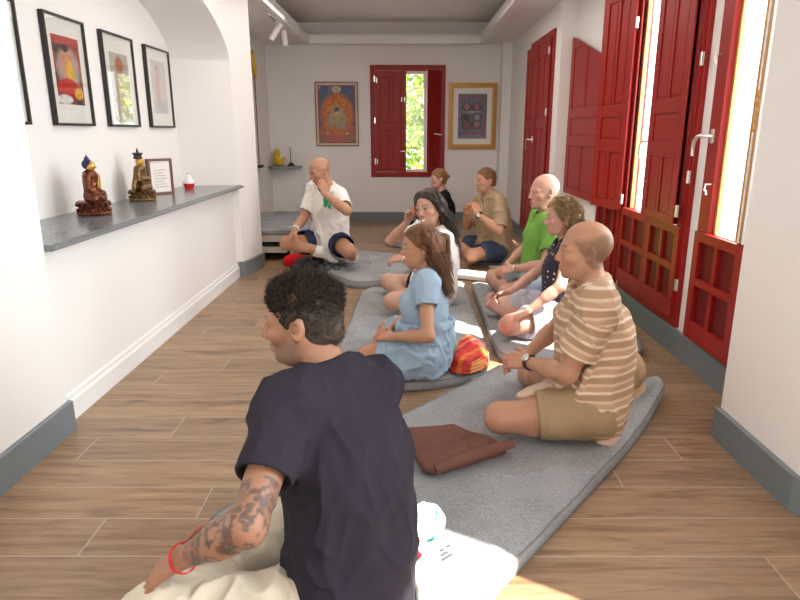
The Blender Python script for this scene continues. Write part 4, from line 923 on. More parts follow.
def head_ops(ho, A, s, fem=0, smile=0, nose=1.0, jaw=1.0):
    P_ = lambda x, y, z: ho + A @ V3(x, y, z) * s; o = []
    u = lambda p, k=.01: o.append((p, k * s, 'u')); b = lambda p, k=.01: o.append((p, k * s, 's'))
    u(ell(P_(-.014, 0, .030), V3(.100, .077, .090) * s, A)); u(ell(P_(.028, 0, -.028), V3(.062, .060 - .003 * fem, .080) * s, A), .03)
    u(ell(P_(.040, 0, -.080), V3(.042 - .002 * fem, (.046 - .006 * fem) * jaw, .030) * s, A), .03); u(ell(P_(.071, 0, -.099), V3(.018, .020 * jaw, .016) * s, A), .02)
    for sd in (-1, 1):
        u(seg(P_(-.010, .055 * sd, -.040), P_(.035, .038 * sd, -.092), .017 * s * jaw), .03); u(ell(P_(.056, .041 * sd, -.026), V3(.022, .022, .018) * s, A), .025)
        b(ell(P_(.101, .032 * sd, .002), V3(.020, .021, .013) * s, A), .018)
        u(seg(P_(.083, .012 * sd, .017), P_(.070, .050 * sd, .017), .010 * s, .009 * s), .016)
        u(ell(P_(EYE[0] - .003, EYE[1] * sd, 0), V3(.013, .014, .0125) * s, A), .002)
        # upper and lower lid
        c = P_(EYE[0] - .003, EYE[1] * sd, 0); u(ell(c, V3(.0150, .0165, .0148) * s, A, cuts=((c + A @ V3(0, 0, .0035) * s, A @ V3(.25, 0, -1)),)), .002); u(ell(c, V3(.0145, .016, .0142) * s, A, cuts=((c - A @ V3(0, 0, .0058) * s, A @ V3(.2, 0, 1)),)), .002)
        # ears
        u(ell(P_(-.016, .083 * sd, -.008), V3(.019, .0075, .031) * s, A @ rotm(24 * sd, -12, 0)), .006); u(ell(P_(-.004, .076 * sd, -.030), V3(.009, .008, .010) * s, A), .006); b(ell(P_(-.009, .090 * sd, -.004), V3(.0095, .0075, .017) * s, A @ rotm(24 * sd, -12, 0)), .004)
    u(seg(P_(.087, 0, .010), P_(.1035 + .004 * nose, 0, -.031), .0078 * s, .0112 * s * nose), .014); 
    for sd in (-1, 1): u(ell(P_(.096, .0130 * sd, -.036), V3(.011, .0085, .0085) * s, A), .007)
    z0 = -.064; r_ = .0055; dz = .006 * smile; wd = .022 + .006 * smile
    for (zz, rad, fw) in ((z0, r_, .0955), (z0 - .0115 - .004 * smile, r_ * 1.15, .0935)):
        u(seg(P_(fw, 0, zz), P_(fw - .014, wd, zz + dz + (-.004 if zz == z0 else .006)), rad * s, rad * .5 * s), .006); u(seg(P_(fw, 0, zz), P_(fw - .014, -wd, zz + dz + (-.004 if zz == z0 else .006)), rad * s, rad * .5 * s), .006)
    b(seg(P_(.101, -wd * .8, z0 - .0062 + dz * .6), P_(.101, wd * .8, z0 - .0062 + dz * .6), .0030 * s), .003)
    return o
def face_colors(v, c, ho, A, s, p):
    l = (v - ho) @ A / s; x, y, z = l.T; ay = np.abs(y); base = np.array(p['skin']); front = sstep(.03, .06, x)
    c = mixc(c, base * V3(1.06, .74, .66), .55 * np.exp(-(((ay - .045) / .022) ** 2 + ((z + .03) / .022) ** 2)) * front)
    c = mixc(c, base * V3(1.05, .75, .68), .5 * np.exp(-((y / .016) ** 2 + ((z + .032) / .014) ** 2)) * sstep(.09, .105, x))
    near = (np.abs(x) < .14) & (ay < .1) & (np.abs(z) < .15)
    if p.get('stubble'): c = mixc(c, np.array(p['stubble']), p.get('stub', .45) * sstep(-.035, -.055, z) * sstep(-.155, -.11, z) * sstep(-.02, .02, x) * near * (1 - .6 * np.exp(-((ay - .03) / .02) ** 2 - ((z + .045) / .012) ** 2)))
    if p.get('buzz') is not None:
        hl = p['buzz']; m = sstep(-.075, -.060, z) * sstep(.016, .0, x - .66 * (z - .0) * hl[0] - hl[1]) * (1 - sstep(hl[2] - .02, hl[2] + .015, z + .25 * np.minimum(0, x))) * near; c = mixc(c, np.array(hl[3]), m * hl[4])
    lip = np.exp(-((z + .070 + .003 * p.get('smile', 0)) / (.0105 + .003 * p.get('smile', 0))) ** 4 - (ay / (.023 + .006 * p.get('smile', 0))) ** 4) * sstep(.078, .084, x); c = mixc(c, p.get('lips', base * V3(.95, .62, .60)), .8 * lip)
    if p.get('smile', 0) > .6: c = mixc(c, (.80, .76, .70), sstep(.0062, .0045, np.abs(z + .0725 - .10 * ay)) * sstep(.021, .018, ay) * sstep(.078, .084, x))
    brow = np.exp(-((z - .0225 - .004 * np.sin((ay - .01) * 60)) / .0042) ** 2) * sstep(.010, .016, ay) * sstep(.056, .046, ay) * front; c = mixc(c, p.get('brow', (.06, .035, .02)), .85 * brow)
    e = np.sqrt((ay - EYE[1]) ** 2 + z ** 2 + (x - EYE[0] + .003) ** 2); w_ = (np.abs(z + .0008) < .0052 - 28 * (ay - EYE[1]) ** 2) & (e < .0152) & (x > .078); gx = p.get('gaze', 0)
    c[w_] = (.50, .46, .42); d2 = np.sqrt((y - np.sign(y) * EYE[1] - gx) ** 2 + z ** 2); c[w_ & (d2 < .0072)] = (.05, .03, .018); lash = (np.abs(z - .0052) < .0022) & (np.abs(ay - EYE[1]) < .014) & (x > .078); c = mixc(c, (.05, .03, .025), .6 * lash)
    return c
def strands(roots, nor, flow, L, w0, nseg, curl, seed, grav=.0, stick=.0, ctr=None, wob=.15):
    """tapered hair locks: roots (n,3), nor (n,3), flow(points)->direction"""
    rs = np.random.RandomState(seed); n = len(roots); p = roots.copy(); L = L * (.7 + .6 * rs.rand(n, 1)); ph = rs.rand(n, 1) * 6.28; pts = [p]; d = flow(p) ; d = nrm2(d + wob * rs.normal(size=(n, 3)))
    side = nrm2(np.cross(d, nor)); 
    for j in range(nseg):
        f = flow(p); d = nrm2(d * .6 + f * .4 + np.array([0, 0, -grav]))
        off = curl * (np.cos(ph + j * 1.9) * side + np.sin(ph + j * 1.9) * nor); p = p + (d + off) * L / nseg; pts.append(p)
    pts = np.stack(pts, 1); V_ = []; 
    for j in range(nseg + 1):
        t = nrm2(pts[:, min(j + 1, nseg)] - pts[:, max(j - 1, 0)]); a = nrm2(np.cross(t, nor + 1e-4)); b = np.cross(t, a); w_ = w0 * (1 - (j / nseg) ** 2 * .85)
        for q in range(3): V_.append(pts[:, j] + w_ * (a * math.cos(q * 2.094) + b * math.sin(q * 2.094)))
    v = np.stack(V_, 1).reshape(-1, 3); m = (nseg + 1) * 3; F = []
    for j in range(nseg):
        for q in range(3): F.append(np.stack([np.arange(n) * m + j * 3 + q, np.arange(n) * m + j * 3 + (q + 1) % 3, np.arange(n) * m + (j + 1) * 3 + (q + 1) % 3, np.arange(n) * m + (j + 1) * 3 + q], 1))
    tone = np.repeat(rs.rand(n), m); return v, np.concatenate(F), tone
def ring(name, c, ax, r, th, wd, m, parent, flat=None):
    ax = Vector(ax).normalized(); u = ax.orthogonal().normalized(); w_ = ax.cross(u); mb = MB(); n = 26
    prof = [(r, -wd), (r + th, -wd * .8), (r + th, wd * .8), (r, wd)]; rg = []
    for k in range(n):
        q = 2 * math.pi * k / n; dr = u * math.cos(q) + w_ * math.sin(q); rg.append([mb.bm.verts.new(Vector(c) + dr * a + ax * b) for a, b in prof])
    for k in range(n):
        for j in range(4): mb.bm.faces.new([rg[k][j], rg[k][(j + 1) % 4], rg[(k + 1) % n][(j + 1) % 4], rg[(k + 1) % n][j]])
    return mb.build(name, m, parent, smooth=True)

def person(label, p):
    if 'shift' in p:
        d = V3(*p['shift']); sh3 = lambda q: tuple(V3(*q) + d)
        p['pel'] = sh3(p['pel']); p['neck'] = sh3(p['neck'])
        for q in p['arms'].values(): q['w'] = sh3(q['w'])
        for q in p['legs'].values(): q['k'] = sh3(q['k']); q['a'] = sh3(q['a'])
        for c_ in p['clothes']:
            if c_.get('skirt'): c_['skirt'] = [(sh3(a), sh3(b), r) for a, b, r in c_['skirt']]
    s = p.get('s', 1); fem = p.get('fem', 0); h = p.get('h', .007); g = .86 if fem else 1.0; bulk = p.get('bulk', 1)
    pel, nk = V3(*p['pel']), V3(*p['neck']); up = nrm(nk - pel); f0 = V3(math.cos(R(p['yaw'])), math.sin(R(p['yaw'])), 0); left = nrm(np.cross(up, f0)); f = np.cross(left, up)
    hy = R(p.get('hipyaw', p['yaw'])); hl = V3(-math.sin(hy), math.cos(hy), 0); A = np.stack([f, left, up], 1); T_ = np.linalg.norm(nk - pel)
    at_ = lambda t, x=0, y=0: pel + up * T_ * t + f * x * s + left * y * s
    bow = p.get('bow', .02)
    sw = (.158 if fem else .182) * s * p.get('shw', 1); sh = {1: at_(.90, p.get('shf', .0)) + left * sw, -1: at_(.90, p.get('shf', 0)) - left * sw}
    for sd in (1, -1): sh[sd] = sh[sd] + V3(*p.get('dsh', {}).get(sd, (0, 0, 0)))
    hip = {sd: pel + hl * .088 * s * sd for sd in (1, -1)}
    ops = []      # (tag, prim, k)
    def add(t, pr, k): ops.append((t, pr, k * s))
    add('torso', ell(pel + V3(0, 0, .0), V3(.120, .165 + .01 * fem, .115) * s * bulk, A), .03)
    add('torso', ell(at_(.30, -bow + .01), V3(.100 * bulk + p.get('belly', 0), (.138 - .012 * fem) * bulk, .14) * s, A), .05)
    add('torso', ell(at_(.62, -bow), V3(.112 * (.93 if fem else 1), (.158 - .02 * fem), .165) * s * bulk, A), .05)
    add('torso', seg(sh[1] - left * .045 * s, sh[-1] + left * .045 * s, .058 * s * g, None, f, .85), .05)
    if fem:
        for sd in (1, -1): add('torso', ell(at_(.62, .070, .062 * sd), V3(.042, .052, .052) * s, A), .04)
    else: add('torso', ell(at_(.70, .045), V3(.062, .125, .085) * s, A), .05)
    Hm = rotm(*p['head']); hs = s * p.get('hs', 1); ho = nk + up * .090 * s + Hm[:, 2] * .075 * s + Hm[:, 0] * .030 * s + V3(*p.get('dh', (0, 0, 0)))
    nb = nk - up * .03 * s - f * .01 * s
    add('neck', seg(nb, ho + Hm @ V3(-.022, 0, -.055) * hs, .060 * s * g, .052 * s * g), .03)
    for sd in (1, -1): add('torso', seg(nk + up * .008 * s + left * .03 * sd * s - f * .01 * s, sh[sd] + up * .010 * s, .040 * s * g, .038 * s * g), .05)
    J = dict(pel=pel, nk=nk, up=up, f=f, left=left, sh=sh, hip=hip, ho=ho, Hm=Hm, hs=hs, el={}, wr={}, kn={}, an={})
    for sd, q in p['arms'].items():
        l1, l2 = .285 * s * (.95 if fem else 1), .255 * s * (.95 if fem else 1); wr = V3(*q['w'])
        el, wr = ik(sh[sd], wr, l1, l2, q['pole']); J['el'][sd], J['wr'][sd] = el, wr; r = s * g * p.get('armr', 1)
        add('arm', ell(sh[sd] - up * .012 * s, V3(.052, .050, .060) * s * g), .04); add('arm', seg(sh[sd], el, .050 * r, .039 * r), .03); add('arm', seg(el, el + (wr - el) * .45, .041 * r, .038 * r), .02); add('arm', seg(el + (wr - el) * .3, wr, .040 * r, .0255 * r), .02)
        dirn = q.get('d'); dirn = nrm(wr - el) if dirn is None else V3(*dirn)
        for pr, k in hand_ops(wr, dirn, q['n'], sd, q.get('curl', (18, 28, 18)), s * (.92 if fem else 1.02) * p.get('hands', 1), q.get('spread', 4), q.get('thumb', (.55, .35)), curls=q.get('curls')): ops.append(('hand', pr, k))
    for sd, q in p['legs'].items():
        kn, an = V3(*q['k']), V3(*q['a']); J['kn'][sd], J['an'][sd] = kn, an; r = s * p.get('legr', 1)
        add('leg', seg(hip[sd], kn, .092 * r, .060 * r), .05); add('leg', ell(kn, V3(.060, .060, .060) * r), .03); m = kn + (an - kn) * .32; add('leg', seg(kn, m, .054 * r, .056 * r), .03); add('leg', seg(m, an, .056 * r, .036 * r), .03)
        td = nrm(V3(*q['toe'])); J.setdefault('toe', {})[sd] = td; sn = V3(*q.get('top', (0, 0, 1))); sn = nrm(sn - td * (sn @ td)); J.setdefault('ftop', {})[sd] = sn; wd = np.cross(td, sn)
        add('foot', ell(an - td * .030 * s - sn * .030 * s, V3(.036, .034, .036) * s), .02); add('foot', seg(an - sn * .012 * s, an + td * .12 * s - sn * .040 * s, .038 * s, .026 * s, wd, 1.25), .03); add('foot', seg(an + td * .11 * s - sn * .042 * s + wd * .012 * s, an + td * .165 * s - sn * .048 * s + wd * .012 * s, .022 * s, .016 * s, wd, 1.7), .02)
    B = Soft()
    for t, pr, k in ops: B.u(pr, k)
    for pr, k, mode in head_ops(ho, Hm, hs, fem, p.get('smile', 0), p.get('nose', 1), p.get('jaw', 1)): B.ops.append((pr, k, mode))
    v, F = B.mesh(h); v = relax(v, F, 1, .35)
    fl = p.get('floor', 0.0); 
    base = np.array(p['skin']); c = np.tile(base, (len(v), 1)); c = c * (1 + .05 * fbm(v * 14, 3)[:, None]) * (1 + .03 * vnoise(v * 70)[:, None])
    for sd in p['arms']:   # knuckles and finger ends a little pinker
        dd = np.linalg.norm(v - (J['wr'][sd] + nrm(J['wr'][sd] - J['el'][sd]) * .12), axis=1); c = mixc(c, base * V3(1.05, .82, .76), .5 * sstep(.11, .05, dd))
    c = face_colors(v, c, ho, Hm, hs, p)
    if p.get('paint'): c = p['paint'](v, c, J)
    org = V3(pel[0], pel[1], v[:, 2].min())
    me = pymesh('person', v, F, org, np.clip(c, 0, 1)); o = link('person', me, M['skin']); o.location = org; tag(o, label, 'person')
    # ---- clothes
    def tors(off): return [(grow(pr, off), k) for t, pr, k in ops if t == 'torso']
    def soft_cloth(nm, S, m, hh=None, amp=.005, fr=9, stretch=None, attr=None, extra=None, it=5, ao=1):
        v, F = S.mesh(hh or max(h * 1.1, .0052)); v = relax(v, F, it, .5); N_ = vnormals(v, F); q = v @ np.stack([f, left, up], 1)
        st = np.array(stretch if stretch is not None else (1, 1, .45)); wq = q + .035 * np.stack([vnoise(q * 6 + 1), vnoise(q * 6 + 2.7), vnoise(q * 6 + 4.4)], 1)
        K1 = wq @ np.array([[1, .25, .15], [-.2, 1, .55], [0, -.5, .35]]); K2 = wq @ np.array([[.9, -.3, -.1], [.3, .9, -.6], [0, .6, .40]])
        n1 = 1 - np.abs(vnoise(K1 * fr * 1.15 + 5)); n2 = 1 - np.abs(vnoise(K2 * fr * 1.6 + 11)); n3 = vnoise(wq * fr * 2.6 * st + 21); dsp = 1.15 * amp * (1.35 * (n1 ** 3 - .3) + 1.0 * (n2 ** 4 - .2) + .30 * n3)
        for (e, dv) in edges:
            t = np.abs((v - e) @ dv); rr = np.linalg.norm(v - e, axis=1); dsp = dsp * (1 - sstep(.035, .018, t) * (rr < .13))
        if extra is not None: dsp = dsp + extra(v)
        v = v + N_ * dsp[:, None]; at = None
        if attr is not None: at = {'band': attr(v)}
        ob = link(nm, pymesh(nm, v, F, org, None, at), m, o); return ob
    for cl in p['clothes']:
        edges = []; kind, nm, m = cl['kind'], cl['name'], cl['m']; off = cl.get('off', .012); S = Soft()
        if kind == 'top':
            ncut = ((nk + up * .036 * s - f * .045 * s, nrm(up * .92 + f * .38)),)
            for pr, k in tors(off): S.u(grow(pr, 0, ncut), max(k, .075))
            if cl.get('drape', 1): S.u(seg(at_(.60, -bow), at_(.02, -.0), .128 * s * bulk + off * .6, (.124 + cl.get('flare', 0)) * s * bulk + off, left, 1.16), .08)
            sl = cl.get('sleeve', .6)
            for sd in (p['arms'] if sl > 0 else ()):
                a, b = sh[sd], J['el'][sd]; dv = nrm(b - a); r0, r1 = (.050 * g) * s + off * .8, (.046 * g + cl.get('cuff', .008)) * s + off * .8; S.u(grow(ell(a - up * .012 * s, V3(.051, .049, .060) * s * g), off * .7), .04)
                if sl <= 1:
                    e = a + (b - a) * sl; S.u(seg(a - dv * .03, a + (b - a) * (sl + .3), r0, r1 + .002, cuts=((e, dv),)), .035); S.sub(seg(e - dv * .010, e + dv * .2, r1 - .0115, r1 - .006), .003); edges.append((e, dv))
                else:
                    S.u(seg(a, b, r0, .045 * s * g + off), .035); w_ = J['wr'][sd]; d2 = nrm(w_ - b); e = b + (w_ - b) * (sl - 1); S.u(seg(b, w_, .043 * s * g + off, .036 * s * g + off, cuts=((e, d2),)), .03)
            if sl <= 0:
                for sd in p['arms']: S.sub(ell(sh[sd] + left * sd * .030 * s + up * .0 * s, V3(.075, .052, .075) * s, A), .01)
            hem = cl.get('hem', -.10); S.cut(pel + up * hem * s, -up)
            if cl.get('hemz') is not None: S.cut((0, 0, cl['hemz']), (0, 0, -1))
            nr = cl.get('neckr', .064) * s; S.sub(seg(nk + up * .0 * s + f * .020 * s, nk + up * .2 * s + f * .02 * s, nr, nr * 1.2), .012)
            if cl.get('vneck'): S.sub(seg(nk + f * .06 * s + up * .03 * s, nk + f * .115 * s - up * cl['vneck'] * s, .042 * s, .012 * s), .006)
            if cl.get('collar'):
                cc = nk + up * .022 * s + f * .012 * s; n_ = 20; q = [cc + (f * math.cos(a) * .068 + left * math.sin(a) * .066 + up * (.012 - .030 * math.cos(a))) * s * (1 if 1 else 0) for a in np.linspace(R(22), R(338), n_)]
                for a, b in zip(q, q[1:]): S.u(seg(a, b, .0085 * s), .004); S.u(seg(a - up * .016 * s + nrm(a - cc) * .010 * s, b - up * .016 * s + nrm(b - cc) * .010 * s, .0085 * s), .012)
                for sd in (1, -1): e = q[0] if sd == 1 else q[-1]; S.u(seg(e - up * .006 * s, e - up * .045 * s + left * sd * .028 * s + f * .004, .011 * s, .006 * s, f, .5), .008)
            bandf = None
            if cl.get('bands'):
                def bandf(v):
                    t = (v - pel) @ up; w_ = np.zeros(len(v))
                    for sd in p['arms']:
                        a, b = sh[sd], J['el'][sd]; dv = nrm(b - a); ta = (v - a) @ dv; da = np.linalg.norm(v - a - np.clip(ta, 0, 1)[:, None] * dv, axis=1); k = sstep(.085, .07, da) * sstep(.02, .05, ta); t = np.where(k > .5, .9 * T_ - ta, t)
                    return t + .006 * vnoise(v * 9)
            ob = soft_cloth(nm, S, m, cl.get('h'), cl.get('amp', .006), cl.get('fr', 9), attr=bandf)
        elif kind == 'bottom':
            wc_ = ((pel + up * cl.get('waist', .07) * s, up),)
            for pr, k in [(grow(pr, off, wc_), k) for t, pr, k in ops[:2]]: S.u(pr, k)
            fr_ = cl.get('len', .6)
            for sd, q in p['legs'].items():
                a, b = hip[sd], J['kn'][sd]; r = s * p.get('legr', 1); dv = nrm(b - a)
                if fr_ <= 1:
                    e = a + (b - a) * fr_; ra = .092 * r + off + .004; rb = (.092 + (.060 - .092) * fr_) * r + off + cl.get('cuff', .012); S.u(seg(a, e + dv * .02, ra, rb, cuts=((e, dv),)), .05); S.sub(seg(e - dv * .010, e + dv * .2, rb - .0115, rb - .006), .003); edges.append((e, dv))
                else:
                    S.u(seg(a, b, .094 * r + off, .062 * r + off), .06); S.u(ell(b, V3(.062, .062, .062) * r + off), .04); w_ = J['an'][sd]; e = b + (w_ - b) * (fr_ - 1); S.u(seg(b, w_, .060 * r + off, .046 * r + off, cuts=((e, nrm(w_ - b)),)), .06)
            if cl.get('skirt'):
                for a, b, r in cl['skirt']: S.u(seg(V3(*a), V3(*b), r), .08)
                for q in cl.get('skcut', ()): S.cut(V3(*q[0]), V3(*q[1]))
            if cl.get('minz') is not None: S.cut((0, 0, cl['minz']), (0, 0, -1))
            ob = soft_cloth(nm, S, m, cl.get('h'), cl.get('amp', .006), cl.get('fr', 8), (1, 1, 1))
        elif kind == 'sock':
            for sd in cl['sides']:
                S = Soft(); an, td, sn = J['an'][sd], J['toe'][sd], J['ftop'][sd]; wd = np.cross(td, sn); of = .005
                S.u(ell(an - td * .030 * s - sn * .030 * s, V3(.036, .034, .036) * s + of), .02).u(seg(an - sn * .012 * s, an + td * .12 * s - sn * .040 * s, .038 * s + of, .026 * s + of, wd, 1.25), .03).u(seg(an + td * .11 * s - sn * .042 * s + wd * .012 * s, an + td * .165 * s - sn * .048 * s + wd * .012 * s, .022 * s + of, .016 * s + of, wd, 1.7), .02)
                lg = nrm(J['kn'][sd] - an); e = an + lg * cl.get('up', .05); S.u(seg(an, e + lg * .01, .036 * s + of, .039 * s + of, cuts=((e, lg),)), .02); soft_cloth('sock', S, m, amp=.0015, fr=25)
    # ---- hair
    HP = lambda x, y, z: ho + Hm @ V3(x, y, z) * hs
    hr = p.get('hair')
    if hr:
        S = Soft(); t = hr['t']; fz = hr.get('front', (.075, .062)); pn = Hm @ V3(.75, 0, -.66)
        cuts = [(HP(fz[0], 0, fz[1]), nrm(pn)), (HP(-.05, 0, hr.get('low', -.075)), Hm @ V3(.2, 0, -1))]
        S.u(ell(HP(-.014, 0, .030), (V3(.100, .077, .090) * hs + t), Hm, cuts=cuts), .012)
        if hr.get('nape', 1): S.u(ell(HP(-.045, 0, -.025), (V3(.062, .060, .065) * hs + t * .8), Hm, cuts=cuts), .02)
        if hr.get('ears', 1):
            for sd in (1, -1): S.sub(ell(HP(-.008, .086 * sd, -.012), V3(.027, .024, .036) * hs, Hm), .006)
        for a, b, ra, rb, k in hr.get('locks', ()): S.u(seg(HP(*a), HP(*b), ra * hs, rb * hs), k)
        v, F = S.mesh(hr.get('h', h)); v = relax(v, F, 1); N_ = vnormals(v, F); l = (v - ho) @ Hm / hs
        fq = hr.get('freq', (90, 90, 12)); nz = vnoise(l * np.array(fq) + 3); v = v + N_ * (hr.get('amp', .003) * nz + hr.get('lump', 0) * vnoise(l * 28 + 9))[:, None]; tone = .45 + .30 * nz + .2 * vnoise(l * 20)
        if hr.get('grey'): tone = np.clip(tone * .45 + hr['grey'](l), 0, 1)
        n = hr.get('n', 0)
        if n:
            rs = np.random.RandomState(hr.get('seed', 1)); ok = (l[:, 0] < hr.get('rootx', .2)) & (np.linalg.norm(l - V3(-.008, 0, -.012) - np.stack([0 * l[:, 0], .086 * np.sign(l[:, 1]), 0 * l[:, 0]], 1), axis=1) > hr.get('earr', .034)); i = rs.choice(np.nonzero(ok)[0], n); flow = hr['flow'](ho, Hm, hs); hr_len = hr['len'] * hs * (1 if not hr.get('taper') else (.45 + .85 * sstep(.0, .09, l[i, 2]))[:, None]); v2, F2, t2 = strands(v[i] - N_[i] * .004, N_[i], flow, hr_len, hr.get('w', .0016), hr.get('seg', 4), hr.get('curl', .2), 4, hr.get('grav', 0), wob=hr.get('wob', .2))
            if hr.get('grey'): t2 = np.clip(t2 * .5 + np.repeat(hr['grey'](((v[i] - ho) @ Hm) / hs), (hr.get('seg', 4) + 1) * 3), 0, 1)
            F = np.concatenate([F, F2 + len(v)]); v = np.concatenate([v, v2]); tone = np.concatenate([tone, t2])
        link('hair', pymesh('hair', v, F, org, None, {'tone': np.clip(tone, 0, 1)}), hr['m'], o)
    for a in p.get('acc', ()): a(o, J)
    print('person', label[:30], len(v), round(time.time() - T0, 1)); return o

# flow fields for hair
def flow_out(ho, Hm, hs):      # short hair: outwards, swept back a little
    return lambda p: nrm2(nrm2(p - (ho + Hm @ V3(-.014, 0, .02))) * .8 - Hm[:, 0] * .5 + Hm[:, 2] * .1)
def flow_down(ho, Hm, hs):     # long hair: over the skull, then down
    def fn(p):
        l = (p - ho) @ Hm / hs; c = nrm2(l - np.array([[-.014, 0, .03]])); t = np.stack([-.55 + 0 * l[:, 0], .8 * np.sign(l[:, 1]) * sstep(0, .05, np.abs(l[:, 1])), np.full(len(l), -.9)], 1)
        t = t - c * (t * c).sum(1, keepdims=True) * (l[:, 2:3] > -.02); return nrm2(nrm2(t) @ Hm.T)
    return fn
def flow_half(ho, Hm, hs):     # upper hair drawn back to the bun, lower hair falling
    a, b = flow_back(ho, Hm, hs), flow_down(ho, Hm, hs)
    def fn(p):
        k = sstep(-.02, .01, ((p - ho) @ Hm / hs)[:, 2:3]) * (((p - ho) @ Hm / hs)[:, 0:1] > -.10); return nrm2(a(p) * k + b(p) * (1 - k))
    return fn
def flow_back(ho, Hm, hs):
    def fn(p):
        l = (p - ho) @ Hm / hs; c = nrm2(l - np.array([[-.014, 0, .03]])); t = np.tile(np.array([[-1.0, 0, -.35]]), (len(l), 1)); t = t - c * (t * c).sum(1, keepdims=True); return nrm2(nrm2(t) @ Hm.T)
    return fn
def watch(side, m, r=.030, th=.004, wd=.010, back=.012, name='wristwatch', face=None):
    def fn(o, J):
        ax = nrm(J['wr'][side] - J['el'][side]); w_ = ring(name, J['wr'][side] - ax * back, ax, r, th, wd, m, o)
        if face is not None:
            n = nrm(V3(*face) - ax * (V3(*face) @ ax)); c = Vector(J['wr'][side] - ax * back + n * (r + th * .5)); q = Vector(n).to_track_quat('Z', 'Y').to_matrix()
            mb = MB().lathe([(.018, 0), (.019, .004), (.016, .008), (0, .008)], c, 18, rot=q); mb.build('dial', M['metal'], w_, smooth=True)
    return fn
SK = dict(tan=(.34, .17, .105), fair=(.52, .30, .215), warm=(.46, .24, .15), pink=(.55, .31, .235))

# ---- man in navy T-shirt, foreground
def tattoo(v, c, J):
    el, wr = J['el'][1], J['wr'][1]; d = nrm(wr - el); t = (v - el) @ d; r = np.linalg.norm(v - el - t[:, None] * d, axis=1); L = np.linalg.norm(wr - el); m = sstep(-.09, -.04, t) * sstep(L - .035, L - .06, t) * (r < .09)
    n = np.abs(fbm(v * 46, 3)); ink = sstep(.22, .06, n) * .85 + .4 * sstep(-.1, .35, vnoise(v * 17 + 4)); return mixc(c, (.085, .065, .06), np.clip(ink, 0, .85) * m)
navy = cloth('navy_cotton', (.027, .023, .034), .15)
dark_hair = hair_mat('dark_hair', (.014, .009, .007), (.12, .088, .07))
person('man in navy T-shirt with tattooed forearm seen from behind in the foreground', dict(
    pel=(-.135, 1.30, .185), neck=(-.190, 1.452, .655), yaw=146, hipyaw=158, head=(172, 8, 0), s=.95, h=.0042, skin=SK['tan'], bow=.045, legr=.88, shw=.92, hs=.98, dh=(-.022, 0, .002), bulk=.96,
    stubble=(.10, .07, .06), stub=.5, brow=(.03, .02, .015), nose=1.08,
    arms={1: dict(w=(-.487, 1.175, .352), pole=(.5, -1, .1), d=(-.80, .10, -.55), n=(-.35, .15, -.9), curl=(22, 30, 20), thumb=(.5, .5)),
          -1: dict(w=(-.455, 1.43, .275), pole=(.2, 1, -.2), d=(-.95, -.12, -.25), n=(.1, -.5, -.85), curl=(28, 40, 25))},
    legs={1: dict(k=(-.56, 1.175, .205), a=(-.33, 1.50, .145), toe=(-.3, .9, 0), top=(-.6, -.2, .7)), -1: dict(k=(-.26, 1.78, .20), a=(-.42, 1.40, .115), toe=(-.5, -.8, 0), top=(-.5, .3, .7))},
    paint=tattoo,
    clothes=[dict(kind='bottom', name='trousers', m=cloth('beige_linen', (.60, .53, .42), .05), len=1.93, off=.010, h=.0055, amp=.009, fr=10), dict(kind='top', name='t_shirt', m=navy, sleeve=.62, off=.015, cuff=.010, hem=-.19, h=.005, amp=.008, fr=9.5, flare=.006, neckr=.062)],
    hair=dict(m=dark_hair, t=.004, taper=1, front=(.064, .048), low=-.072, amp=.003, lump=.005, freq=(60, 60, 60), h=.0045, n=9000, flow=flow_out, len=.017, w=.0011, seg=5, curl=1.15, wob=.7, earr=.038,
              grey=lambda l: .35 * sstep(.03, -.05, l[:, 2])),
    acc=[watch(1, mat('red_thread', (.62, .02, .02), .7), r=.031, th=.003, wd=.004, back=.0, name='bracelet')]))

# ---- man in striped polo
stripe_polo = stripes_mat('striped_pique', [(0, (.39, .24, .14)), (.34, (.39, .24, .14)), (.40, (.68, .53, .40)), (.50, (.70, .56, .44)), (.56, (.46, .29, .18)), (.80, (.46, .29, .18)), (.86, (.60, .44, .31)), (.95, (.60, .44, .31))], 15, 0, attr='band')
beige_short = cloth('khaki_cotton', (.34, .24, .14), .08)
sock_pale = cloth('pale_sock', (.60, .44, .34), .08)
person('balding man in brown and white striped polo shirt sitting at the right', dict(
    pel=(.745, 2.33, .200), neck=(.725, 2.375, .655), yaw=172, head=(172, 2, 0), s=.95, hs=1.0, bulk=.95, h=.0048, skin=SK['warm'], belly=.015, bow=.02,
    stubble=(.30, .16, .10), stub=.25, brow=(.16, .085, .05), buzz=(1.0, .012, .055, (.13, .075, .045), .62),
    arms={1: dict(w=(.505, 2.43, .335), pole=(.25, -.9, -.5), d=(-.75, .55, -.1), n=(.3, .6, -.75), curl=(30, 40, 25)), -1: dict(w=(.53, 2.58, .315), pole=(.2, .9, -.4), d=(-.8, -.45, .05), n=(.1, -.3, -.9), curl=(25, 35, 20))},
    legs={1: dict(k=(.375, 2.285, .155), a=(.80, 2.27, .105), toe=(.35, .93, -.02), top=(0.1, -.1, .9)), -1: dict(k=(.60, 2.80, .135), a=(.62, 2.37, .268), toe=(-.97, -.02, -.05), top=(0, .5, .8))},
    clothes=[dict(kind='bottom', name='shorts', m=beige_short, len=.60, off=.014, cuff=.012), dict(kind='top', name='polo_shirt', m=stripe_polo, sleeve=.72, off=.014, cuff=.016, hem=-.10, collar=1, vneck=.05, bands=1, amp=.008, flare=.02, neckr=.058),
             dict(kind='sock', name='sock', m=sock_pale, sides=(1, -1), up=.03)],
    acc=[watch(1, M['black'], r=.029, face=(-.1, -.8, .6))]))

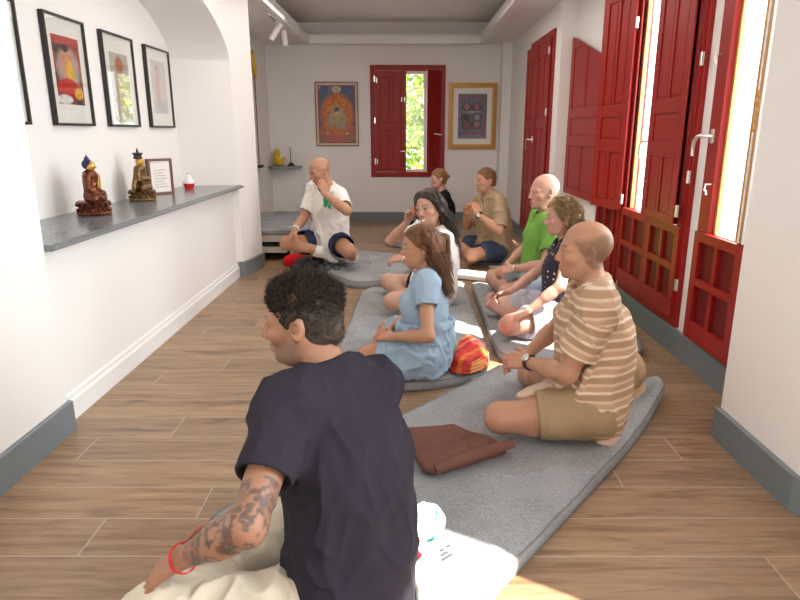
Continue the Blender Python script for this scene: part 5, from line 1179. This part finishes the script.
# ---- woman in polka dot dress
def dots_mat(name, base, dot, scale, rad):
    m = bpy.data.materials.new(name); m.use_nodes = True; nt = m.node_tree; b = nt.nodes['Principled BSDF']; b.inputs['Roughness'].default_value = .85
    tc = node(nt, 'ShaderNodeTexCoord'); vo = node(nt, 'ShaderNodeTexVoronoi'); vo.inputs['Scale'].default_value = scale; vo.inputs['Randomness'].default_value = .25; nt.links.new(tc.outputs['Object'], vo.inputs['Vector'])
    k = mathn(nt, 'LESS_THAN', vo.outputs['Distance'], rad); mx = node(nt, 'ShaderNodeMixRGB'); nt.links.new(k, mx.inputs[0]); mx.inputs[1].default_value = (*base, 1); mx.inputs[2].default_value = (*dot, 1); nt.links.new(mx.outputs[0], b.inputs['Base Color']); return m
blond = hair_mat('curly_blond_hair', (.10, .055, .022), (.46, .30, .15))
person('woman with curly hair in dark polka dot top sitting behind the striped shirt', dict(
    shift=(-.03, .09, 0), pel=(1.00, 3.60, .185), neck=(1.0, 3.655, .615), yaw=174, head=(176, 6, 0), s=.93, hs=.98, fem=1, h=.0055, skin=SK['pink'], brow=(.20, .11, .06),
    arms={1: dict(w=(.735, 3.36, .265), pole=(.5, -.9, -.1), d=(-.85, -.05, -.45), n=(-.35, 0, -.9), curl=(16, 22, 14), spread=7), -1: dict(w=(.68, 3.72, .285), pole=(.3, .9, -.3), d=(-.9, -.1, -.2), n=(0, -.6, -.7), curl=(35, 45, 30))},
    legs={1: dict(k=(.635, 3.40, .165), a=(.85, 3.70, .125), toe=(.2, .95, 0), top=(-.5, .1, .8)), -1: dict(k=(.62, 3.93, .165), a=(.78, 3.62, .115), toe=(-.4, -.85, 0), top=(-.4, .2, .85))},
    clothes=[dict(kind='bottom', name='skirt', m=dots_mat('lavender_dotted_cotton', (.50, .48, .56), (.72, .70, .74), 26, .20), len=.70, off=.016, skirt=[((.95, 3.55, .15), (.78, 3.52, .13), .10)]), dict(kind='top', name='dress_top', m=dots_mat('navy_dotted_viscose', (.022, .018, .032), (.72, .66, .62), 30, .19), sleeve=.34, off=.010, hem=-.08, vneck=.07, flare=.02, cuff=.008, neckr=.07, amp=.004)],
    hair=dict(m=blond, t=.014, front=(.066, .062), low=-.22, amp=.005, lump=.009, freq=(50, 50, 30), n=3600, flow=flow_down, rootx=.045, earr=.02, ears=0, len=.09, w=.0020, seg=8, curl=.95, wob=.4, grav=.15,
              locks=[((-.07, .05, -.02), (-.085, .055, -.20), .045, .038, .03), ((-.07, -.05, -.02), (-.085, -.05, -.20), .045, .038, .03), ((-.09, 0, 0), (-.10, 0, -.20), .05, .04, .03), ((-.02, .078, .0), (-.03, .085, -.17), .025, .022, .02), ((-.02, -.078, .0), (-.03, -.085, -.17), .025, .022, .02)]),
    acc=[lambda o, J: MB().tube([tuple(J['wr'][-1] + V3(-.09, -.01, .0)), tuple(J['wr'][-1] + V3(-.12, -.03, -.03)), tuple(J['wr'][-1] + V3(-.15, -.06, -.07))], [.010, .007, .005], 8).build('hair_clip', mat('dark_red_clip', (.10, .02, .025), .3), o, smooth=True)]))

# ---- man in green polo
green = cloth('green_pique', (.17, .37, .07), .08)
person('bald man in bright green polo shirt sitting behind the curly haired woman', dict(
    shift=(.02, .0, 0), pel=(.985, 4.46, .225), neck=(.975, 4.425, .69), yaw=182, head=(194, 2, 0), s=1.0, h=.0055, skin=SK['pink'], belly=.03, bulk=1.03, brow=(.30, .17, .11), smile=.3, buzz=(1.0, .0, .04, (.38, .24, .18), .35), bow=.02,
    arms={1: dict(w=(.735, 4.27, .335), pole=(.4, -.8, -.4), d=(-.8, .35, -.2), n=(.2, .5, -.8), curl=(30, 40, 25)), -1: dict(w=(.72, 4.50, .31), pole=(.3, .8, -.4), d=(-.7, -.5, -.15), n=(.2, -.5, -.8), curl=(30, 40, 25))},
    legs={1: dict(k=(.685, 4.20, .175), a=(.86, 4.55, .12), toe=(-.1, .95, 0), top=(-.7, 0, .6)), -1: dict(k=(.665, 4.74, .165), a=(.76, 4.38, .115), toe=(-.4, -.85, 0), top=(-.6, .3, .7))},
    clothes=[dict(kind='bottom', name='shorts', m=cloth('pale_blue_denim', (.42, .50, .58), .12), len=.72, off=.014), dict(kind='top', name='polo_shirt', m=green, sleeve=.66, off=.013, collar=1, vneck=.05, hem=-.10, flare=.02, neckr=.058)],
    acc=[watch(1, M['metal'], r=.030, th=.003, wd=.006)]))

# ---- man in beige shirt
auburn = hair_mat('short_auburn_hair', (.10, .042, .018), (.26, .12, .055))
person('man in beige short sleeved shirt and denim shorts with clasped hands near the back', dict(
    shift=(.02, .40, 0), pel=(.845, 5.68, .150), neck=(.775, 5.655, .655), yaw=200, hipyaw=196, head=(203, 2, 0), s=.98, hs=.96, h=.006, skin=SK['warm'], brow=(.14, .07, .04), bow=.03, stubble=(.32, .17, .10), stub=.3,
    arms={1: dict(w=(.645, 5.38, .525), pole=(.5, -.5, -.8), d=(-.25, .45, .75), n=(-.3, .9, -.3), curl=(22, 38, 25)), -1: dict(w=(.555, 5.58, .515), pole=(-.1, .6, -.9), d=(.05, -.55, .75), n=(.2, -.95, -.1), curl=(22, 38, 25))},
    legs={1: dict(k=(.60, 5.33, .15), a=(.60, 5.72, .09), toe=(-.5, .8, 0), top=(-.7, -.2, .6)), -1: dict(k=(.50, 5.98, .145), a=(.66, 5.60, .085), toe=(-.6, -.7, 0), top=(-.5, .3, .7))},
    clothes=[dict(kind='bottom', name='shorts', m=cloth('dark_denim', (.045, .065, .11), .2), len=.74, off=.014), dict(kind='top', name='shirt', m=cloth('beige_twill_shirt', (.36, .26, .16), .08), sleeve=.90, off=.013, cuff=.010, collar=1, vneck=.05, hem=-.09, flare=.03, amp=.010, neckr=.058)],
    hair=dict(m=auburn, t=.005, front=(.068, .062), low=-.055, amp=.002, freq=(80, 80, 80), h=.005, n=900, flow=flow_out, len=.014, w=.002, seg=2, curl=.2),
    acc=[watch(1, M['black'], r=.031, th=.005, wd=.012, face=(-.5, -.8, .3))]))

# ---- woman in black top
ginger = hair_mat('tied_ginger_hair', (.16, .075, .03), (.36, .20, .09))
person('woman in black sleeveless top with tied hair below the red window', dict(
    shift=(-.03, .25, -.03), pel=(.44, 6.98, .175), neck=(.425, 6.94, .625), yaw=196, head=(196, 2, 0), s=.95, hs=.95, fem=1, h=.0065, skin=SK['pink'], brow=(.2, .1, .06),
    arms={1: dict(w=(.20, 6.72, .42), pole=(.5, -.5, -.8), d=(-.5, .5, .5), n=(0, 1, 0), curl=(25, 40, 25)), -1: dict(w=(.12, 6.92, .42), pole=(0, .6, -.8), d=(-.2, -.6, .5), n=(0, -1, 0), curl=(25, 40, 25))},
    legs={1: dict(k=(.10, 6.74, .17), a=(.27, 7.05, .12), toe=(-.2, .95, 0), top=(-.7, 0, .6)), -1: dict(k=(.10, 7.22, .17), a=(.22, 6.92, .11), toe=(-.4, -.85, 0), top=(-.6, .3, .7))},
    clothes=[dict(kind='bottom', name='trousers', m=cloth('black_jersey', (.02, .02, .024), .1), len=1.8, off=.012), dict(kind='top', name='top', m=cloth('black_cotton', (.012, .012, .015), .1), sleeve=.22, off=.010, hem=-.09, amp=.004, neckr=.074)],
    hair=dict(m=ginger, t=.009, front=(.076, .066), low=-.07, amp=.002, freq=(20, 90, 90), locks=[((-.10, 0, .03), (-.13, 0, .02), .03, .026, .01)])))

# ---- smiling dark haired woman in white
darkbrown = hair_mat('long_dark_brown_hair', (.014, .009, .007), (.075, .05, .038), .35)
person('smiling woman with long dark hair in white top behind the blue dress', dict(
    pel=(.195, 4.32, .185), neck=(.185, 4.225, .620), yaw=204, hipyaw=186, head=(232, 4, 8), s=.94, hs=1.07, fem=1, h=.0055, skin=SK['fair'], smile=1, brow=(.03, .018, .012), bow=.035,
    arms={1: dict(w=(-.02, 4.10, .44), pole=(.3, -.6, -.8), d=(-.8, .3, -.1), n=(.2, .4, -.8), curl=(25, 35, 22)), -1: dict(w=(.01, 4.26, .665), pole=(-.7, .5, -.7), d=(.12, -.25, .9), n=(.6, -.7, .1), curl=(45, 75, 40))},
    legs={1: dict(k=(-.085, 4.02, .165), a=(.12, 4.33, .12), toe=(-.2, .95, 0), top=(-.7, 0, .6)), -1: dict(k=(-.13, 4.62, .16), a=(.02, 4.25, .115), toe=(-.4, -.85, 0), top=(-.6, .3, .7))},
    clothes=[dict(kind='bottom', name='shorts', m=cloth('black_shorts', (.02, .02, .022), .1), len=.42, off=.012), dict(kind='top', name='top', m=cloth('white_jersey', (.80, .77, .73), .04), sleeve=.55, off=.012, hem=-.10, flare=.02, neckr=.072)],
    hair=dict(m=darkbrown, t=.008, ears=0, earr=.02, rootx=.05, front=(.072, .070), low=-.30, amp=.003, freq=(80, 80, 14), n=2200, flow=flow_down, len=.10, w=.0020, seg=5, curl=.12, wob=.15, grav=.25,
              locks=[((.045, .030, .098), (.030, .070, .040), .016, .016, .02), ((.030, .070, .040), (-.005, .086, -.030), .016, .016, .02), ((-.005, .086, -.030), (-.05, .085, -.15), .016, .018, .02), ((.045, -.030, .098), (.030, -.070, .040), .016, .016, .02), ((.030, -.070, .040), (-.015, -.086, -.020), .016, .016, .02), ((-.07, .045, 0), (-.10, .05, -.26), .045, .028, .03), ((-.08, -.03, 0), (-.11, -.02, -.27), .050, .032, .03), ((-.045, .072, .03), (-.07, .080, -.18), .025, .020, .02), ((-.045, -.072, .03), (-.075, -.075, -.18), .025, .020, .02)]),
    acc=[watch(1, M['metal'], r=.025, th=.003, wd=.004, name='bracelet')]))

# ---- woman in light blue dress
brown = hair_mat('brown_half_tied_hair', (.055, .024, .012), (.25, .115, .05), .36)
blue = cloth('light_blue_chambray', (.31, .42, .53), .12)
person('woman in light blue dress with half tied brown hair sitting on the middle mat', dict(
    bulk=.88, shw=.94, pel=(.085, 3.02, .17), neck=(.10, 3.06, .562), yaw=178, head=(182, 6, 0), s=.90, hs=.98, fem=1, h=.006, skin=SK['warm'], smile=.5, brow=(.07, .04, .02), bow=.02,
    arms={1: dict(w=(-.075, 2.915, .285), pole=(.6, -.7, -.4), d=(-.75, .6, -.1), n=(.3, .5, -.8), curl=(28, 38, 22)), -1: dict(w=(-.08, 3.10, .27), pole=(.3, .9, -.4), d=(-.8, -.5, -.1), n=(.1, -.4, -.9), curl=(28, 38, 22))},
    legs={1: dict(k=(-.19, 2.99, .15), a=(.0, 3.02, .10), toe=(.3, .9, 0), top=(-.6, .2, .7)), -1: dict(k=(-.10, 3.42, .155), a=(.06, 3.10, .11), toe=(-.5, -.8, 0), top=(-.5, .3, .7))},
    clothes=[dict(kind='bottom', name='skirt', m=blue, len=.80, off=.018, cuff=.02, amp=.012, fr=14, skirt=[((.10, 2.99, .13), (-.04, 3.02, .10), .065), ((.10, 2.95, .12), (-.06, 2.92, .10), .05)], minz=MT + .004), dict(kind='top', name='dress_bodice', m=blue, sleeve=.42, off=.013, cuff=.014, hem=.06, vneck=.04, amp=.005, flare=.0, neckr=.064, drape=0),
             dict(kind='top', name='peplum', m=blue, sleeve=0, off=.022, hem=-.10, amp=.010, fr=16, flare=.012, neckr=.30)],
    hair=dict(m=brown, t=.008, rootx=.03, front=(.066, .062), low=-.30, amp=.003, freq=(80, 80, 14), n=2600, flow=flow_half, earr=.038, len=.09, w=.0020, seg=5, curl=.10, wob=.12, grav=.25,
              locks=[((-.08, .035, 0), (-.105, .04, -.20), .045, .022, .03), ((-.085, -.03, 0), (-.11, -.03, -.21), .045, .022, .03), ((-.10, 0, 0), (-.12, 0, -.22), .045, .022, .03), ((-.05, .070, .02), (-.085, .065, -.17), .024, .014, .02), ((-.05, -.070, .02), (-.085, -.065, -.17), .024, .014, .02), ((-.118, 0, .035), (-.150, 0, .030), .030, .026, .01)])))

# ---- man in white T-shirt
def gpatch(o, J):
    c = J['pel'] + (J['nk'] - J['pel']) * .85 + J['f'] * .128 + J['left'] * .125; mb = MB(); A = np.stack([J['left'], J['up'], J['f']], 1)
    for (x0, x1, y0, y1) in ((-.045, .045, -.045, .045),): pass
    rs = random.Random(3)
    for i in range(5):
        for j in range(5):
            if rs.random() < .85:
                q = [c + A @ V3(-.045 + .018 * i + a, -.045 + .018 * j + b, -.012 * abs(-.045 + .018 * i + a + .03) * 4) for a, b in ((0, 0), (.0165, 0), (.0165, .0165), (0, .0165))]; q2 = [k + A @ V3(0, 0, .003) for k in q]
                lo = [mb.bm.verts.new(k) for k in q]; hi = [mb.bm.verts.new(k) for k in q2]; mb.bm.faces.new(lo[::-1]); mb.bm.faces.new(hi)
                for t in range(4): mb.bm.faces.new([lo[t], lo[(t + 1) % 4], hi[(t + 1) % 4], hi[t]])
    sh_ = [ch for ch in o.children if ch.name.startswith('t_shirt')][0]
    mb.build('chest_print', mat('green_print', (.03, .42, .20), .7), o)
person('bald man in white T-shirt and navy shorts touching his chin at the back left', dict(
    pel=(-.72, 5.83, .265), neck=(-.715, 5.72, .765), yaw=232, hipyaw=236, head=(212, 20, 0), dh=(-.01, .0, .012), s=1.0, hs=.95, shw=.93, h=.0055, skin=SK['warm'], brow=(.24, .13, .08), stubble=(.30, .16, .10), stub=.25, bow=.03,
    arms={-1: dict(w=(-.985, 5.50, .425), pole=(0, 1, -.2), d=(-.45, -.35, -.8), n=(.2, .1, -.9), curl=(12, 20, 14), spread=7), 1: dict(w=(-.700, 5.47, .735), pole=(.95, -.35, -.6), d=(-.25, .12, .85), n=(-.5, .8, .1), curl=(30, 50, 30))},
    legs={-1: dict(k=(-1.075, 5.60, .285), a=(-.775, 5.60, .215), toe=(.75, .2, -.25), top=(-.2, -.4, .8)), 1: dict(k=(-.505, 5.41, .255), a=(-.50, 5.78, .115), toe=(.3, .9, 0), top=(.8, -.2, .3))},
    clothes=[dict(kind='bottom', name='shorts', m=cloth('navy_shorts', (.022, .035, .085), .1), len=.60, off=.016, cuff=.018), dict(kind='top', name='t_shirt', m=cloth('white_cotton_tee', (.80, .77, .73), .03), sleeve=.72, off=.012, cuff=.012, hem=-.08, flare=.03, amp=.008, neckr=.062),
             dict(kind='sock', name='sock', m=cloth('white_sock', (.75, .73, .70), .05), sides=(-1, 1), up=.04)],
    acc=[watch(-1, mat('white_strap', (.75, .73, .70), .5), r=.031, th=.005, wd=.011), gpatch]))
print('script time', time.time() - T0)
